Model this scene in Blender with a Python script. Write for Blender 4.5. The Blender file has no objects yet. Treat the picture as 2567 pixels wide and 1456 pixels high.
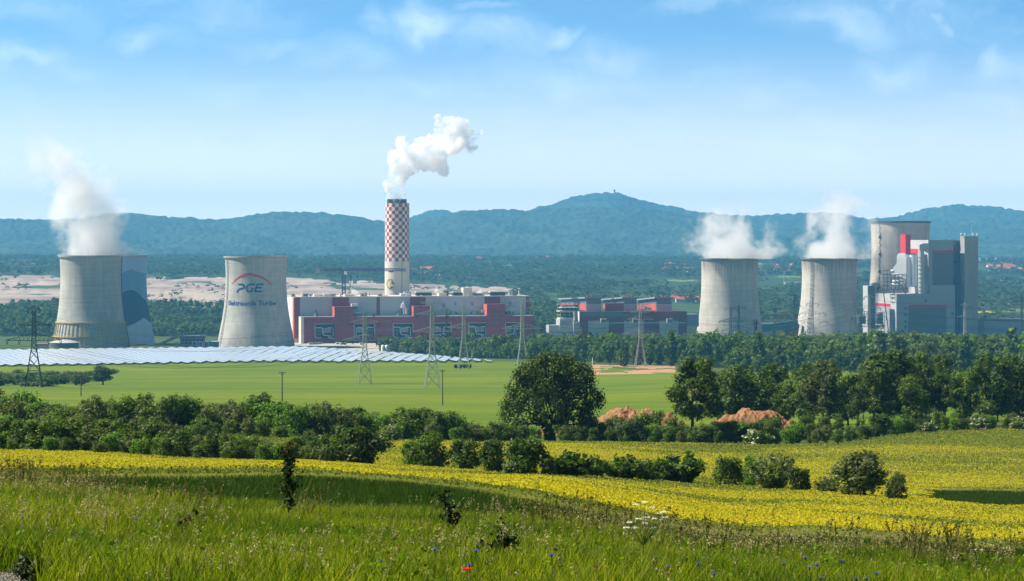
import bpy, bmesh, math, random
import numpy as np
from mathutils import Vector, Matrix, noise as mnoise
R = math.radians
scene = bpy.context.scene
COL = scene.collection

# ------------------------------------------------------------------ camera
F, CX, HR, H = 6415.0, 1283.0, 600.0, 126.0      # focal length in photo units, axis, horizon row, eye height above the plant
cam = bpy.data.cameras.new('camera'); cam_o = bpy.data.objects.new('camera', cam); COL.objects.link(cam_o)
cam_o.location = (0, 0, H); cam_o.rotation_euler = (R(90), 0, 0)
cam.sensor_width = 36; cam.lens = 90; cam.shift_y = -128.0/2566
cam.clip_start = 0.5; cam.clip_end = 60000
scene.camera = cam_o

# ------------------------------------------------------------------ render settings
scene.view_settings.view_transform = 'Standard'; scene.view_settings.look = 'None'
scene.view_settings.exposure = 0.95; scene.view_settings.gamma = 1
cy = scene.cycles
cy.diffuse_bounces = 2; cy.glossy_bounces = 2; cy.transmission_bounces = 3
cy.transparent_max_bounces = 8; cy.volume_bounces = 20; cy.max_bounces = 20; cy.use_denoising = True
cy.sample_clamp_indirect = 6
try:
    cy.volume_step_rate = 1.0; cy.volume_max_steps = 256
except Exception: pass

# ------------------------------------------------------------------ sun and sky
SUN_EL, SUN_A = R(50), R(6)                     # sun high on the left, a little behind the plant
sun_dir = Vector((-math.cos(SUN_A)*math.cos(SUN_EL), math.sin(SUN_A)*math.cos(SUN_EL), math.sin(SUN_EL)))
sl = bpy.data.lights.new('sun', 'SUN'); sl.energy = 5.0; sl.angle = R(0.5); sl.color = (1.0, 0.93, 0.82)
so = bpy.data.objects.new('sun', sl); COL.objects.link(so); so.location = (0, 0, 600)
so.rotation_euler = (-sun_dir).to_track_quat('-Z', 'Y').to_euler()

world = bpy.data.worlds.new('World'); scene.world = world; world.use_nodes = True

class NG:
    """small helper to write node graphs as expressions"""
    def __init__(s, nt): s.nt = nt
    def node(s, t, **kw):
        n = s.nt.nodes.new(t)
        for k, v in kw.items(): setattr(n, k, v)
        return n
    def put(s, sock, v):
        if hasattr(v, 'is_linked') or hasattr(v, 'links'): s.nt.links.new(v, sock)
        else: sock.default_value = v
    def m(s, op, a, b=0.0, c=0.0, clamp=False):
        n = s.node('ShaderNodeMath', operation=op); n.use_clamp = clamp
        for i, v in enumerate((a, b, c)): s.put(n.inputs[i], v)
        return n.outputs[0]
    def mix(s, fac, a, b, blend='MIX'):
        n = s.node('ShaderNodeMix', data_type='RGBA', blend_type=blend)
        s.put(n.inputs[0], fac)
        for i, v in ((6, a), (7, b)):
            if isinstance(v, (tuple, list)) and len(v) == 3: v = (*v, 1)
            s.put(n.inputs[i], v)
        return n.outputs[2]
    def vm(s, op, a, b=(0, 0, 0)):
        n = s.node('ShaderNodeVectorMath', operation=op); s.put(n.inputs[0], a)
        if op == 'SCALE': s.put(n.inputs[3], b)
        else: s.put(n.inputs[1], b)
        return n.outputs['Value'] if op in ('LENGTH', 'DISTANCE', 'DOT_PRODUCT') else n.outputs[0]
    def sep(s, v):
        n = s.node('ShaderNodeSeparateXYZ'); s.put(n.inputs[0], v); return n.outputs
    def comb(s, x, y, z):
        n = s.node('ShaderNodeCombineXYZ')
        for i, v in enumerate((x, y, z)): s.put(n.inputs[i], v)
        return n.outputs[0]
    def noise(s, vec, scale, detail=4, rough=.55, dist=0.0, out=0):
        n = s.node('ShaderNodeTexNoise'); s.put(n.inputs['Vector'], vec)
        n.inputs['Scale'].default_value = scale; n.inputs['Detail'].default_value = detail
        n.inputs['Roughness'].default_value = rough; n.inputs['Distortion'].default_value = dist
        return n.outputs[out]
    def ramp(s, fac, stops, interp='LINEAR'):
        n = s.node('ShaderNodeValToRGB'); cr = n.color_ramp; cr.interpolation = interp
        while len(cr.elements) < len(stops): cr.elements.new(0.5)
        for e, (p, c) in zip(cr.elements, stops):
            e.position = p; e.color = (*c, 1) if len(c) == 3 else c
        s.put(n.inputs[0], fac); return n.outputs[0]
    def smooth(s, v, a, b, lo=0.0, hi=1.0):
        n = s.node('ShaderNodeMapRange', interpolation_type='SMOOTHSTEP'); s.put(n.inputs[0], v)
        for i, x in enumerate((a, b, lo, hi)): n.inputs[i+1].default_value = x
        return n.outputs[0]

wn = world.node_tree; wn.nodes.clear(); g = NG(wn)
tc = g.node('ShaderNodeTexCoord').outputs['Generated']
dx, dy, dz = g.sep(tc)[:3]
# the sky is looked up at a steeper angle: over a far horizon the blue deepens fast
steep = g.vm('NORMALIZE', g.comb(dx, dy, g.m('ADD', g.m('MULTIPLY', dz, 5.5), 0.055)))
sky = g.node('ShaderNodeTexSky', sky_type='NISHITA', sun_disc=False)
sky.sun_elevation = SUN_EL; sky.sun_rotation = math.atan2(sun_dir.x, sun_dir.y)
sky.altitude = 300; sky.air_density = 1.0; sky.dust_density = 0.6; sky.ozone_density = 1.6
wn.links.new(steep, sky.inputs['Vector'])
hs = g.node('ShaderNodeHueSaturation'); hs.inputs['Hue'].default_value = SKY_HUE if 'SKY_HUE' in globals() else 0.5
hs.inputs['Saturation'].default_value = 1.15; wn.links.new(sky.outputs[0], hs.inputs['Color'])
# thin fair-weather clouds, each a soft patch at its own direction in the sky
yy = g.m('MAXIMUM', dy, 0.05)
u = g.m('DIVIDE', dx, yy); v = g.m('DIVIDE', dz, yy)
uv = g.comb(u, v, 0.0)
warp = g.vm('SCALE', g.vm('SUBTRACT', g.noise(uv, 30.0, 4, .55, out=1), (.5, .5, .5)), 0.034)
uvw = g.vm('ADD', uv, warp)
CLOUDS = [(1075,50,80,36,.85),(955,52,42,34,.6),(1250,78,95,42,.55),(1395,82,38,20,.7),(1530,135,80,42,.5),(880,128,100,32,.42),
 (375,92,85,22,.6),(70,132,75,24,.7),(160,160,70,20,.3),(2110,55,130,40,.5),(2300,45,100,45,.4),(2250,155,85,36,.45),(2505,130,32,26,.7),
 (2380,62,20,12,.6),(1900,242,120,24,.3),(600,38,130,24,.35),(90,12,160,34,.4),(700,95,160,24,.25),(1750,8,85,20,.5),(1215,4,60,14,.5),
 (1000,215,200,30,.2),(1600,200,260,30,.22),(560,215,140,26,.18),(1250,300,260,26,.15),(2450,250,140,24,.2),(2080,330,300,26,.12)]
tot = None
for (cx_, cy_, rx, ry, k) in CLOUDS:
    p = ((cx_-CX)/F, (HR-cy_)/F, 0)
    d = g.vm('LENGTH', g.vm('MULTIPLY', g.vm('SUBTRACT', uvw, p), (F/(rx*1.25), F/(ry*1.25), 0)))
    a = g.m('MULTIPLY', g.smooth(d, 1.55, 0.0), k*.48)
    tot = a if tot is None else g.m('MAXIMUM', tot, a)
fine = g.smooth(g.noise(g.vm('MULTIPLY', uvw, (1, 1.6, 1)), 40.0, 6, .55), .25, .75)
wisps = g.m('MULTIPLY', g.smooth(g.noise(g.vm('MULTIPLY', uvw, (1, 2.6, 1)), 9.0, 6, .6), .45, .8), .22)
cl = g.m('ADD', g.m('MULTIPLY', tot, g.m('ADD', g.m('MULTIPLY', fine, .75), .25)), wisps, clamp=True)
SKY_STR = 0.098
low = g.smooth(dz, .088, -.012)
base = g.mix(g.m('MULTIPLY', low, .74), g.vm('MULTIPLY', hs.outputs[0], (.95, 1.16, 1.02)), (8.0, 6.2, 4.9))     # creamy dust low over the horizon
skyc = g.mix(cl, base, (6.0, 6.6, 7.0))
skyc = g.vm('SCALE', skyc, g.smooth(dz, .10, .34, 1.28, .25))               # the blue deepens overhead
bg = g.node('ShaderNodeBackground'); bg.inputs['Strength'].default_value = SKY_STR
wn.links.new(skyc, bg.inputs['Color'])
wo = g.node('ShaderNodeOutputWorld'); wn.links.new(bg.outputs[0], wo.inputs['Surface'])

# ------------------------------------------------------------------ object helpers
def tag(o, label=None, cat=None, group=None, kind=None):
    if label: o['label'] = label
    if cat: o['category'] = cat
    if group: o['group'] = group
    if kind: o['kind'] = kind
    return o
def empty(name, loc, label, cat, group=None, rz=0.0):
    o = bpy.data.objects.new(name, None); COL.objects.link(o)
    o.location = loc; o.rotation_euler = (0, 0, rz); o.empty_display_size = 1
    return tag(o, label, cat, group)
def link(name, me, parent=None, loc=(0, 0, 0)):
    o = bpy.data.objects.new(name, me); COL.objects.link(o); o.location = loc
    if parent is not None: o.parent = parent
    return o
def copy_tree(o, parent=None):
    c = o.copy(); COL.objects.link(c); c.parent = parent
    for ch in list(o.children): copy_tree(ch, c)
    return c
def np_mesh(name, V, Fq, mat, smooth=False, mids=None, mats=None):
    """V (n,3); Fq (m,k) all faces with k corners"""
    V = np.asarray(V, dtype=np.float32); Fq = np.asarray(Fq, dtype=np.int32); k = Fq.shape[1]
    me = bpy.data.meshes.new(name); me.vertices.add(len(V)); me.vertices.foreach_set('co', V.ravel())
    me.loops.add(Fq.size); me.loops.foreach_set('vertex_index', Fq.ravel())
    me.polygons.add(len(Fq)); me.polygons.foreach_set('loop_start', np.arange(0, Fq.size, k, dtype=np.int32))
    if mats is None: mats = [mat]
    for mm in mats: me.materials.append(mm)
    if mids is not None: me.polygons.foreach_set('material_index', np.asarray(mids, dtype=np.int32))
    if smooth: me.polygons.foreach_set('use_smooth', np.ones(len(Fq), dtype=bool))
    me.update(); me.validate(verbose=False)
    return me

class MB:
    """collects boxes, bars and tubes into ONE mesh"""
    def __init__(s): s.v = []; s.f = []; s.mi = []
    def add(s, vs, fs, mi=0):
        b = len(s.v); s.v += [tuple(x) for x in vs]
        for f in fs: s.f.append(tuple(b+i for i in f)); s.mi.append(mi)
        return s
    def hexa(s, p, mi=0):      # 8 points: bottom ring of four, top ring of four
        return s.add(p, [(3,2,1,0),(4,5,6,7),(0,1,5,4),(1,2,6,5),(2,3,7,6),(3,0,4,7)], mi)
    def box(s, x0, x1, y0, y1, z0, z1, mi=0):
        return s.hexa([(x0,y0,z0),(x1,y0,z0),(x1,y1,z0),(x0,y1,z0),(x0,y0,z1),(x1,y0,z1),(x1,y1,z1),(x0,y1,z1)], mi)
    def prism(s, poly, axis, a, b, mi=0):   # poly in the plane across axis ('x': (y,z), 'y': (x,z), 'z': (x,y))
        n = len(poly)
        def pt(q, t): return {'x': (t,q[0],q[1]), 'y': (q[0],t,q[1]), 'z': (q[0],q[1],t)}[axis]
        vs = [pt(q,a) for q in poly]+[pt(q,b) for q in poly]
        return s.add(vs, [tuple(range(n))[::-1], tuple(range(n,2*n))]+[(i,(i+1)%n,n+(i+1)%n,n+i) for i in range(n)], mi)
    def tube(s, p, q, r0, r1=None, n=8, cap=True, mi=0):
        p, q = Vector(p), Vector(q); r1 = r0 if r1 is None else r1
        d = (q-p)
        if d.length < 1e-9: return s
        d.normalize(); a = d.orthogonal().normalized(); b = d.cross(a)
        vs = []
        for c, r in ((p,r0),(q,r1)):
            for i in range(n):
                t = 2*math.pi*i/n; vs.append(c+(a*math.cos(t)+b*math.sin(t))*r)
        fs = [(i,(i+1)%n,n+(i+1)%n,n+i) for i in range(n)]
        if cap: fs += [tuple(range(n))[::-1], tuple(range(n,2*n))]
        return s.add(vs, fs, mi)
    def bar(s, p, q, w, mi=0): return s.tube(p, q, w*.6, n=4, mi=mi)
    def pipe(s, pts, r, n=8, mi=0):
        for a, b in zip(pts[:-1], pts[1:]): s.tube(a, b, r, n=n, mi=mi)
        return s
    def lathe(s, prof, n=32, cap=False, mi=0, c=(0,0)):
        vs = []; fs = []
        for (r, z) in prof:
            for i in range(n):
                t = 2*math.pi*i/n; vs.append((c[0]+r*math.cos(t), c[1]+r*math.sin(t), z))
        for j in range(len(prof)-1):
            for i in range(n): fs.append((j*n+i, j*n+(i+1)%n, (j+1)*n+(i+1)%n, (j+1)*n+i))
        if cap: fs += [tuple(range(n))[::-1], tuple((len(prof)-1)*n+i for i in range(n))]
        return s.add(vs, fs, mi)
    def mesh(s, name, mats, smooth=False):
        me = bpy.data.meshes.new(name); me.from_pydata(s.v, [], s.f)
        for m in (mats if isinstance(mats, (list, tuple)) else [mats]): me.materials.append(m)
        me.polygons.foreach_set('material_index', s.mi)
        if smooth: me.polygons.foreach_set('use_smooth', [True]*len(s.f))
        me.update(); return me
    def build(s, name, mats, parent=None, smooth=False, loc=(0,0,0)):
        return link(name, s.mesh(name, mats, smooth), parent, loc)

# ------------------------------------------------------------------ materials
def new_mat(name):
    m = bpy.data.materials.new(name); m.use_nodes = True; m.node_tree.nodes.clear()
    return m, NG(m.node_tree)
def finish(g, col, rough=.8, bump=None, metal=0.0, spec=.3, vol=None):
    b = g.node('ShaderNodeBsdfPrincipled'); g.put(b.inputs['Base Color'], (*col, 1) if isinstance(col, tuple) else col)
    g.put(b.inputs['Roughness'], rough); b.inputs['Metallic'].default_value = metal
    b.inputs['Specular IOR Level'].default_value = spec
    if bump is not None: g.nt.links.new(bump, b.inputs['Normal'])
    o = g.node('ShaderNodeOutputMaterial'); g.nt.links.new(b.outputs[0], o.inputs['Surface']); return b
def bumpn(g, h, strength, dist):
    n = g.node('ShaderNodeBump'); n.inputs['Strength'].default_value = strength; n.inputs['Distance'].default_value = dist
    g.put(n.inputs['Height'], h); return n.outputs[0]
def plain(name, col, rough=.7, var=.15, scale=.25, metal=0.0, spec=.3, streak=False):
    """painted or weathered surface: the colour drifts a little, with vertical run marks if streak"""
    m, g = new_mat(name)
    pos = g.node('ShaderNodeTexCoord').outputs['Object']
    n1 = g.noise(g.vm('MULTIPLY', pos, (1, 1, .12 if streak else 1)), scale, 6, .6)
    n2 = g.noise(pos, scale*.18, 3, .5)
    k = g.m('ADD', g.m('MULTIPLY', g.m('SUBTRACT', n1, .5), 2*var), g.m('MULTIPLY', g.m('SUBTRACT', n2, .5), 1.4*var))
    c = g.vm('SCALE', tuple(col), g.m('ADD', k, 1.0))
    finish(g, c, rough, metal=metal, spec=spec); return m
def leafmat(name, stops, trans=.35, tint=.25, rough=.55, gain=1.0, spec=.15):
    """leaves: every leaf card and every plant gets its own shade; light passes through"""
    m, g = new_mat(name)
    rnd = g.node('ShaderNodeNewGeometry').outputs['Random Per Island']
    oi = g.node('ShaderNodeObjectInfo').outputs['Random']
    c = g.ramp(rnd, [(p, (q[0]*gain, q[1]*gain, q[2]*gain)) for p, q in stops])
    c = g.vm('SCALE', c, g.m('ADD', g.m('MULTIPLY', oi, 2*tint), 1-tint))
    d = g.node('ShaderNodeBsdfPrincipled'); g.nt.links.new(c, d.inputs['Base Color']); d.inputs['Roughness'].default_value = rough
    d.inputs['Specular IOR Level'].default_value = spec
    t = g.node('ShaderNodeBsdfTranslucent'); g.nt.links.new(g.vm('MULTIPLY', c, (1.15, 1.25, .5)), t.inputs['Color'])
    mx = g.node('ShaderNodeMixShader'); mx.inputs[0].default_value = trans
    g.nt.links.new(d.outputs[0], mx.inputs[1]); g.nt.links.new(t.outputs[0], mx.inputs[2])
    o = g.node('ShaderNodeOutputMaterial'); g.nt.links.new(mx.outputs[0], o.inputs['Surface']); return m
# ------------------------------------------------------------------ the lie of the land
# drop below the eye, sampled down five sight lines fanning out from the hill; distances in metres
TP = np.array([-500., 0, 640, 1283, 1925, 2566, 3100])
def rows(Y, r): return (Y, [(x-HR)*Y/F for x in [r[0]]+list(r)+[r[-1]]])
def drops(Y, d): return (Y, [d[0]]+list(d)+[d[-1]])
TAB = [drops(-60,[.2]*5), drops(0,[1.7]*5), rows(20,[1500,1510,1510,1520,1530]), rows(28,[1375,1410,1420,1465,1480]),
 rows(36,[1285,1340,1350,1405,1432]), rows(45,[1240,1285,1305,1385,1415]), rows(60,[1220,1240,1270,1370,1400]),
 rows(90,[1197,1203,1240,1335,1375]), rows(120,[1185,1190,1222,1300,1330]), rows(180,[1160,1175,1200,1250,1270]),
 rows(230,[1137,1160,1175,1215,1230]), rows(300,[1110,1125,1135,1165,1165]), rows(420,[1048,1060,1100,1095,1088]),
 rows(600,[1020,1030,1050,1045,1045]), rows(900,[992,998,1005,990,990]), rows(1270,[968,968,967,950,950]),
 rows(1800,[918,910,908,915,915]), rows(2150,[877,871,900,897,897]), drops(2350,[100,101,114,108,108]), drops(2700,[123,122,122,121,121]),
 drops(2900,[126]*5), drops(3150,[126,126,126,126,126]), drops(3600,[119,122,124,124,124]), drops(4000,[109,109,112,113,115]),
 drops(5500,[77,80,96,100,105]), drops(7000,[67,70,80,86,92]), drops(8500,[63,64,68,70,74]), drops(20000,[60]*5)]
TY = np.array([t[0] for t in TAB], float); TD = np.array([t[1] for t in TAB], float)
def pchip_slopes(x, y):
    h = np.diff(x); d = np.diff(y)/h; m = np.zeros_like(y)
    m[0], m[-1] = d[0], d[-1]
    for i in range(1, len(x)-1):
        if d[i-1]*d[i] > 0:
            w1, w2 = 2*h[i]+h[i-1], h[i]+2*h[i-1]
            m[i] = (w1+w2)/(w1/d[i-1]+w2/d[i])
    return m
TM = np.stack([pchip_slopes(TY, TD[:, k]) for k in range(TD.shape[1])], 1)
def drop_base(px, Y):
    Y = np.clip(Y, TY[0], TY[-1]-1); px = np.clip(px, TP[0], TP[-1]-1e-3)
    i = np.clip(np.searchsorted(TY, Y, 'right')-1, 0, len(TY)-2); h = TY[i+1]-TY[i]; t = (Y-TY[i])/h
    j = np.clip(np.searchsorted(TP, px, 'right')-1, 0, len(TP)-2); s = (px-TP[j])/(TP[j+1]-TP[j]); s = s*s*(3-2*s)
    def at(k): return ((1+2*t)*(1-t)**2*TD[i,k]+t*(1-t)**2*h*TM[i,k]+t*t*(3-2*t)*TD[i+1,k]+t*t*(t-1)*h*TM[i+1,k])
    return at(j)*(1-s)+at(j+1)*s
def vnoise(x, y, seed=0):
    """smooth value noise on arrays"""
    xi = np.floor(x).astype(np.int64); yi = np.floor(y).astype(np.int64); fx = x-xi; fy = y-yi
    fx = fx*fx*(3-2*fx); fy = fy*fy*(3-2*fy)
    def hsh(a, b):
        n = (a*374761393+b*668265263+seed*974711) & 0x7fffffff
        n = ((n ^ (n >> 13))*1274126177) & 0x7fffffff
        return ((n ^ (n >> 16)) & 0xffff)/65535.0
    return (hsh(xi,yi)*(1-fx)+hsh(xi+1,yi)*fx)*(1-fy)+(hsh(xi,yi+1)*(1-fx)+hsh(xi+1,yi+1)*fx)*fy
def fbm(x, y, seed=0, o=4):
    a, t, s = .5, 0, 0
    for k in range(o): t = t+a*vnoise(x*2**k, y*2**k, seed+k); s += a; a *= .5
    return t/s
# the open pit: pale benches cut into the ground beyond the plant
def pit_mask(px, Y):
    near = np.interp(px, [-600,0,150,400,560,760,960,1050,1250,1340], [3900,3930,4150,4060,4060,4500,4600,4700,4950,5200])
    far = np.interp(px, [-600,0,400,760,1000,1150,1250,1340], [5600,5550,5480,5420,5350,5320,5280,5230])
    e = (fbm(px/40, Y/150, 7, 3)-.5)*120
    return (Y > near+e) & (Y < far+e) & (px < 1345)
def gz(X, Y):
    X = np.asarray(X, float); Y = np.asarray(Y, float)
    px = CX+F*X/np.maximum(Y, 12.0)
    z = H-drop_base(px, Y)
    amp = np.interp(Y, [0,40,100,400,1500,2600,2750,3500,4000,8000], [.04,.12,.3,.8,1.2,1.0,0,.0,4,10])
    z = z+(fbm(X/37, Y/55, 3, 3)-.5)*amp
    return z
def gz1(X, Y): return float(gz(np.array([X]), np.array([Y]))[0])
def ground(px, Y, dz=0.0):
    X = (px-CX)*Y/F; return Vector((X, Y, gz1(X, Y)+dz))
def Yat(px, row, y0=20, y1=9000):
    """distance at which the ground is seen at this row along this sight line"""
    Ys = np.geomspace(y0, y1, 3000); X = (px-CX)*Ys/F; r = HR+(H-gz(X, Ys))*F/Ys
    i = np.where(r <= row)[0]
    return float(Ys[i[0]]) if len(i) else float(y1)
def P(px, row, Y): return Vector(((px-CX)*Y/F, Y, H-(row-HR)*Y/F))

# ------------------------------------------------------------------ ground materials
def gmat(name, c1, c2, c3, s_big, s_small, stretch=(1,1,1), rough=.95, bump=0.0):
    m, g = new_mat(name); pos = g.node('ShaderNodeNewGeometry').outputs['Position']
    p = g.vm('MULTIPLY', pos, stretch)
    a = g.noise(p, s_big, 5, .6, .4); b = g.noise(p, s_small, 6, .65)
    c = g.mix(g.smooth(a, .35, .65), c1, c2); c = g.mix(g.m('MULTIPLY', g.smooth(b, .42, .72), .75), c, c3)
    finish(g, c, rough, spec=.1, bump=bumpn(g, b, .5, bump) if bump else None); return m
M = {}
M['meadow'] = gmat('meadow soil and moss', (.025,.04,.01), (.04,.06,.012), (.07,.065,.03), .3, 3.0)
M['verge'] = gmat('dark grass margin', (.016,.042,.008), (.024,.055,.010), (.012,.03,.007), .25, 3.0)
M['rape'] = gmat('rape field soil and leaves', (.12,.14,.014), (.16,.17,.016), (.07,.10,.014), .05, .6)
M['rough'] = gmat('rough grass', (.05,.085,.016), (.075,.10,.02), (.03,.06,.012), .03, .4)
M['wood'] = gmat('woodland floor', (.015,.03,.008), (.025,.04,.012), (.02,.025,.01), .02, .2)
M['yard'] = gmat('plant yard concrete', (.42,.38,.32), (.36,.33,.29), (.28,.26,.23), .02, .3)
M['dirt'] = gmat('bare reddish soil', (.36,.20,.11), (.42,.26,.15), (.26,.15,.09), .12, 1.2, bump=.4)
def field_mat():
    m, g = new_mat('green cereal field'); pos = g.node('ShaderNodeNewGeometry').outputs['Position']
    x, y, z = g.sep(pos)[:3]
    a = g.noise(g.vm('MULTIPLY', pos, (.3, 1, 1)), .012, 5, .6, .6)
    b = g.noise(g.vm('MULTIPLY', pos, (.35, 1, 1)), .16, 6, .7)
    c = g.mix(g.smooth(a, .36, .64), (.074,.128,.0005), (.128,.168,.0005))
    c = g.mix(g.m('MULTIPLY', g.smooth(b, .48, .70), .75), c, (.05,.10,.001)); s2 = g.noise(g.vm('MULTIPLY', pos, (.12, 1, 1)), .055, 4, .6); c = g.mix(g.smooth(s2, .55, .72, 0, .6), c, (.17,.19,.004)); c = g.mix(g.smooth(s2, .42, .28, 0, .55), c, (.045,.095,.002))
    # wheel tracks: pairs of thin dark lines following the field
    q = g.m('ADD', g.m('ADD', g.m('MULTIPLY', x, .35), y), g.m('MULTIPLY', g.noise(pos, .004, 2, .4), 90))
    t = g.m('PINGPONG', q, 24.0); line = g.smooth(g.m('ABSOLUTE', g.m('SUBTRACT', t, 2.2)), 1.1, .25)
    brk = g.smooth(g.noise(pos, .02, 3), .45, .62)
    c = g.mix(g.m('MULTIPLY', g.m('MULTIPLY', line, brk), .8), c, (.03,.06,.004))
    finish(g, c, .9, spec=.15); return m
M['field'] = field_mat()
def valley_mat():
    m, g = new_mat('valley fields and pastures'); pos = g.node('ShaderNodeNewGeometry').outputs['Position']
    vor = g.node('ShaderNodeTexVoronoi', feature='F1'); vor.inputs['Scale'].default_value = .0016
    g.put(vor.inputs['Vector'], g.vm('MULTIPLY', g.vm('ADD', pos, g.vm('SCALE', g.noise(pos, .002, 3, out=1), 250.0)), (1, .6, 0)))
    r = g.sep(vor.outputs['Color'])[0]
    c = g.ramp(r, [(0,(.036,.062,.018)),(.3,(.046,.078,.024)),(.62,(.036,.06,.018)),(.76,(.09,.125,.045)),(.80,(.038,.062,.018)),(.92,(.18,.18,.10)),(.95,(.045,.075,.025))], 'CONSTANT')
    b = g.noise(pos, .03, 6, .7)
    c = g.mix(g.smooth(b, .45, .7, 0, .6), c, (.03,.06,.015))
    finish(g, c, .95, spec=.1); return m
M['valley'] = valley_mat()
def pit_mat():
    m, g = new_mat('pale overburden benches'); geo = g.node('ShaderNodeNewGeometry'); pos = geo.outputs['Position']
    a = g.noise(g.vm('MULTIPLY', pos, (.22, .7, 9)), .006, 7, .62, .4)
    c = g.ramp(a, [(.28,(.15,.115,.10)),(.42,(.30,.235,.20)),(.52,(.40,.32,.27)),(.62,(.25,.20,.18)),(.75,(.44,.36,.29))])
    b = g.noise(pos, .045, 5, .7)
    c = g.mix(g.smooth(b, .5, .72, 0, .5), c, (.30,.27,.24))
    v = g.noise(g.vm('MULTIPLY', pos, (.6, 1.4, 1)), .0045, 4, .55)
    c = g.mix(g.smooth(v, .60, .66), c, (.06,.10,.04))
    finish(g, c, .95, spec=.1, bump=bumpn(g, b, .8, 6)); return m
M['pit'] = pit_mat()

# pastures and fields lying open among the far woods
CLEAR = [(80,657,95,5,0),(560,652,70,3,0),(1640,647,100,4,0),(1250,664,60,3,0),(1340,692,55,3,0),(800,652,70,3,0),(1980,694,50,4,0),(1705,703,45,3,0),(2160,690,30,4,0),(1880,660,40,3,0),
         (2500,646,70,4,0),(2520,700,75,6,0),(2545,722,60,5,0),(2500,760,60,5,0),(2470,782,32,4,1),(2540,778,40,4,0),(1480,668,50,3,0),(1120,668,30,2,0)]
def clearing(px, Y, X):
    r = HR+drop_base(px, Y)*F/np.maximum(Y, 12); k = np.zeros(np.shape(px), int); j = (fbm(X/160, Y/420, 41, 3)-.5)
    for (cx_, cr_, w_, h_, t_) in CLEAR: k = np.where((((px-cx_)/w_)**2+((r-cr_)/h_)**2 < .8+1.6*j) & (Y > 3900), 1+t_, k)
    return k
M['pasture'] = gmat('far pastures', (.12,.17,.05), (.16,.19,.07), (.09,.13,.04), .004, .03); M['far_rape'] = gmat('far rape field', (.42,.36,.03), (.36,.32,.03), (.3,.28,.03), .01, .05)
# zones along each sight line
def z_crest(px): return np.interp(px, [0,640,1283,1925,2566], [47,44,42,38,36])
def z_rape0(px): return np.interp(px, [0,230,640,1000,1150,1250,1400,1700,2000,2300,2566], [60,74,90,112,95,72,54,56,76,84,75])
def z_rape1(px): return np.interp(px, [0,1000,1283,1925,2100,2300,2566], [330,360,385,372,372,425,440])
def z_field(px): return np.interp(px, [0,1283,1925,2566], [395,440,470,560])
def z_fieldend(px): return np.interp(px, [-500,0,1230,1300,1480,1700,2000,2566], [1800,1790,1830,1850,1700,1520,1500,1480])
def zone(px, Y, X):
    j = (fbm(X/6, Y/6, 11, 3)-.5)
    k = np.full(px.shape, 3)                                       # rough grass
    k[Y < z_crest(px)+j*3] = 0
    k[(Y >= z_crest(px)+j*3)] = 1
    r0 = z_rape0(px)*(1+.06*j); k[Y >= r0] = 2
    k[(Y >= z_rape1(px))] = 3
    k[(px > 2275) & (np.abs(Y-192-j*14) < np.clip((px-2265)*.16, 0, 28)+j*34)] = 1
    k[(Y >= z_field(px)) & (Y < z_fieldend(px))] = 4
    k[(Y >= z_fieldend(px)) & (Y < 2420)] = 3
    k[(px > 1480) & (px < 1690) & (Y > 1480) & (Y < 1760) & (fbm(X/30, Y/90, 5, 3) > .4)] = 7
    k[(Y >= 2420) & (Y < 2700)] = 5
    k[(Y >= 2700) & (Y < 3300)] = 3
    k[(Y >= 2700) & (Y < 3300) & (px > 690) & (px < 1380+j*40)] = 6
    k[(Y >= 3300) & (Y < 3950)] = 5
    k[(Y >= 3950)] = 8
    k[pit_mask(px, Y)] = 9
    k[(px > 410) & (px < 560) & (Y > 3640) & (Y < 3800) & (fbm(X/60, Y/60, 9, 3) > .42)] = 7
    q = clearing(px, Y, X); k[q == 1] = 10; k[q == 2] = 11
    return k
def make_ground():
    nu, Ys = 420, np.concatenate([np.linspace(-50, 14, 22), np.geomspace(15, 16500, 860)])
    us = np.linspace(-.31, .31, nu)
    U, YY = np.meshgrid(us, Ys); XX = U*(YY+62)
    Z = gz(XX, YY); PX = CX+F*XX/np.maximum(YY, 12)
    pm = pit_mask(PX, YY)
    # benches: the slope of the pit breaks into steps
    st = 9.0; q = (Z+(fbm(XX/260, YY/260, 21, 3)-.5)*16)/st; fr = q-np.floor(q)
    step = (np.floor(q)+np.clip((fr-.7)/.3, 0, 1))*st-(fbm(XX/260, YY/260, 21, 3)-.5)*16
    Z = np.where(pm, step+(fbm(XX/40, YY/40, 33, 3)-.5)*6, Z)
    n, m_ = Z.shape
    V = np.stack([XX, YY, Z], -1).reshape(-1, 3)
    idx = np.arange(n*m_).reshape(n, m_)
    Fq = np.stack([idx[:-1,:-1], idx[:-1,1:], idx[1:,1:], idx[1:,:-1]], -1).reshape(-1, 4)
    mid = V[Fq].mean(1); mpx = CX+F*mid[:,0]/np.maximum(mid[:,1], 12)
    order = ['meadow','verge','rape','rough','field','wood','yard','dirt','valley','pit','pasture','far_rape']
    me = np_mesh('ground', V, Fq, None, True, zone(mpx, mid[:,1], mid[:,0]), [M[k] for k in order])
    o = link('ground', me); tag(o, kind='structure'); return o
make_ground()

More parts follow.
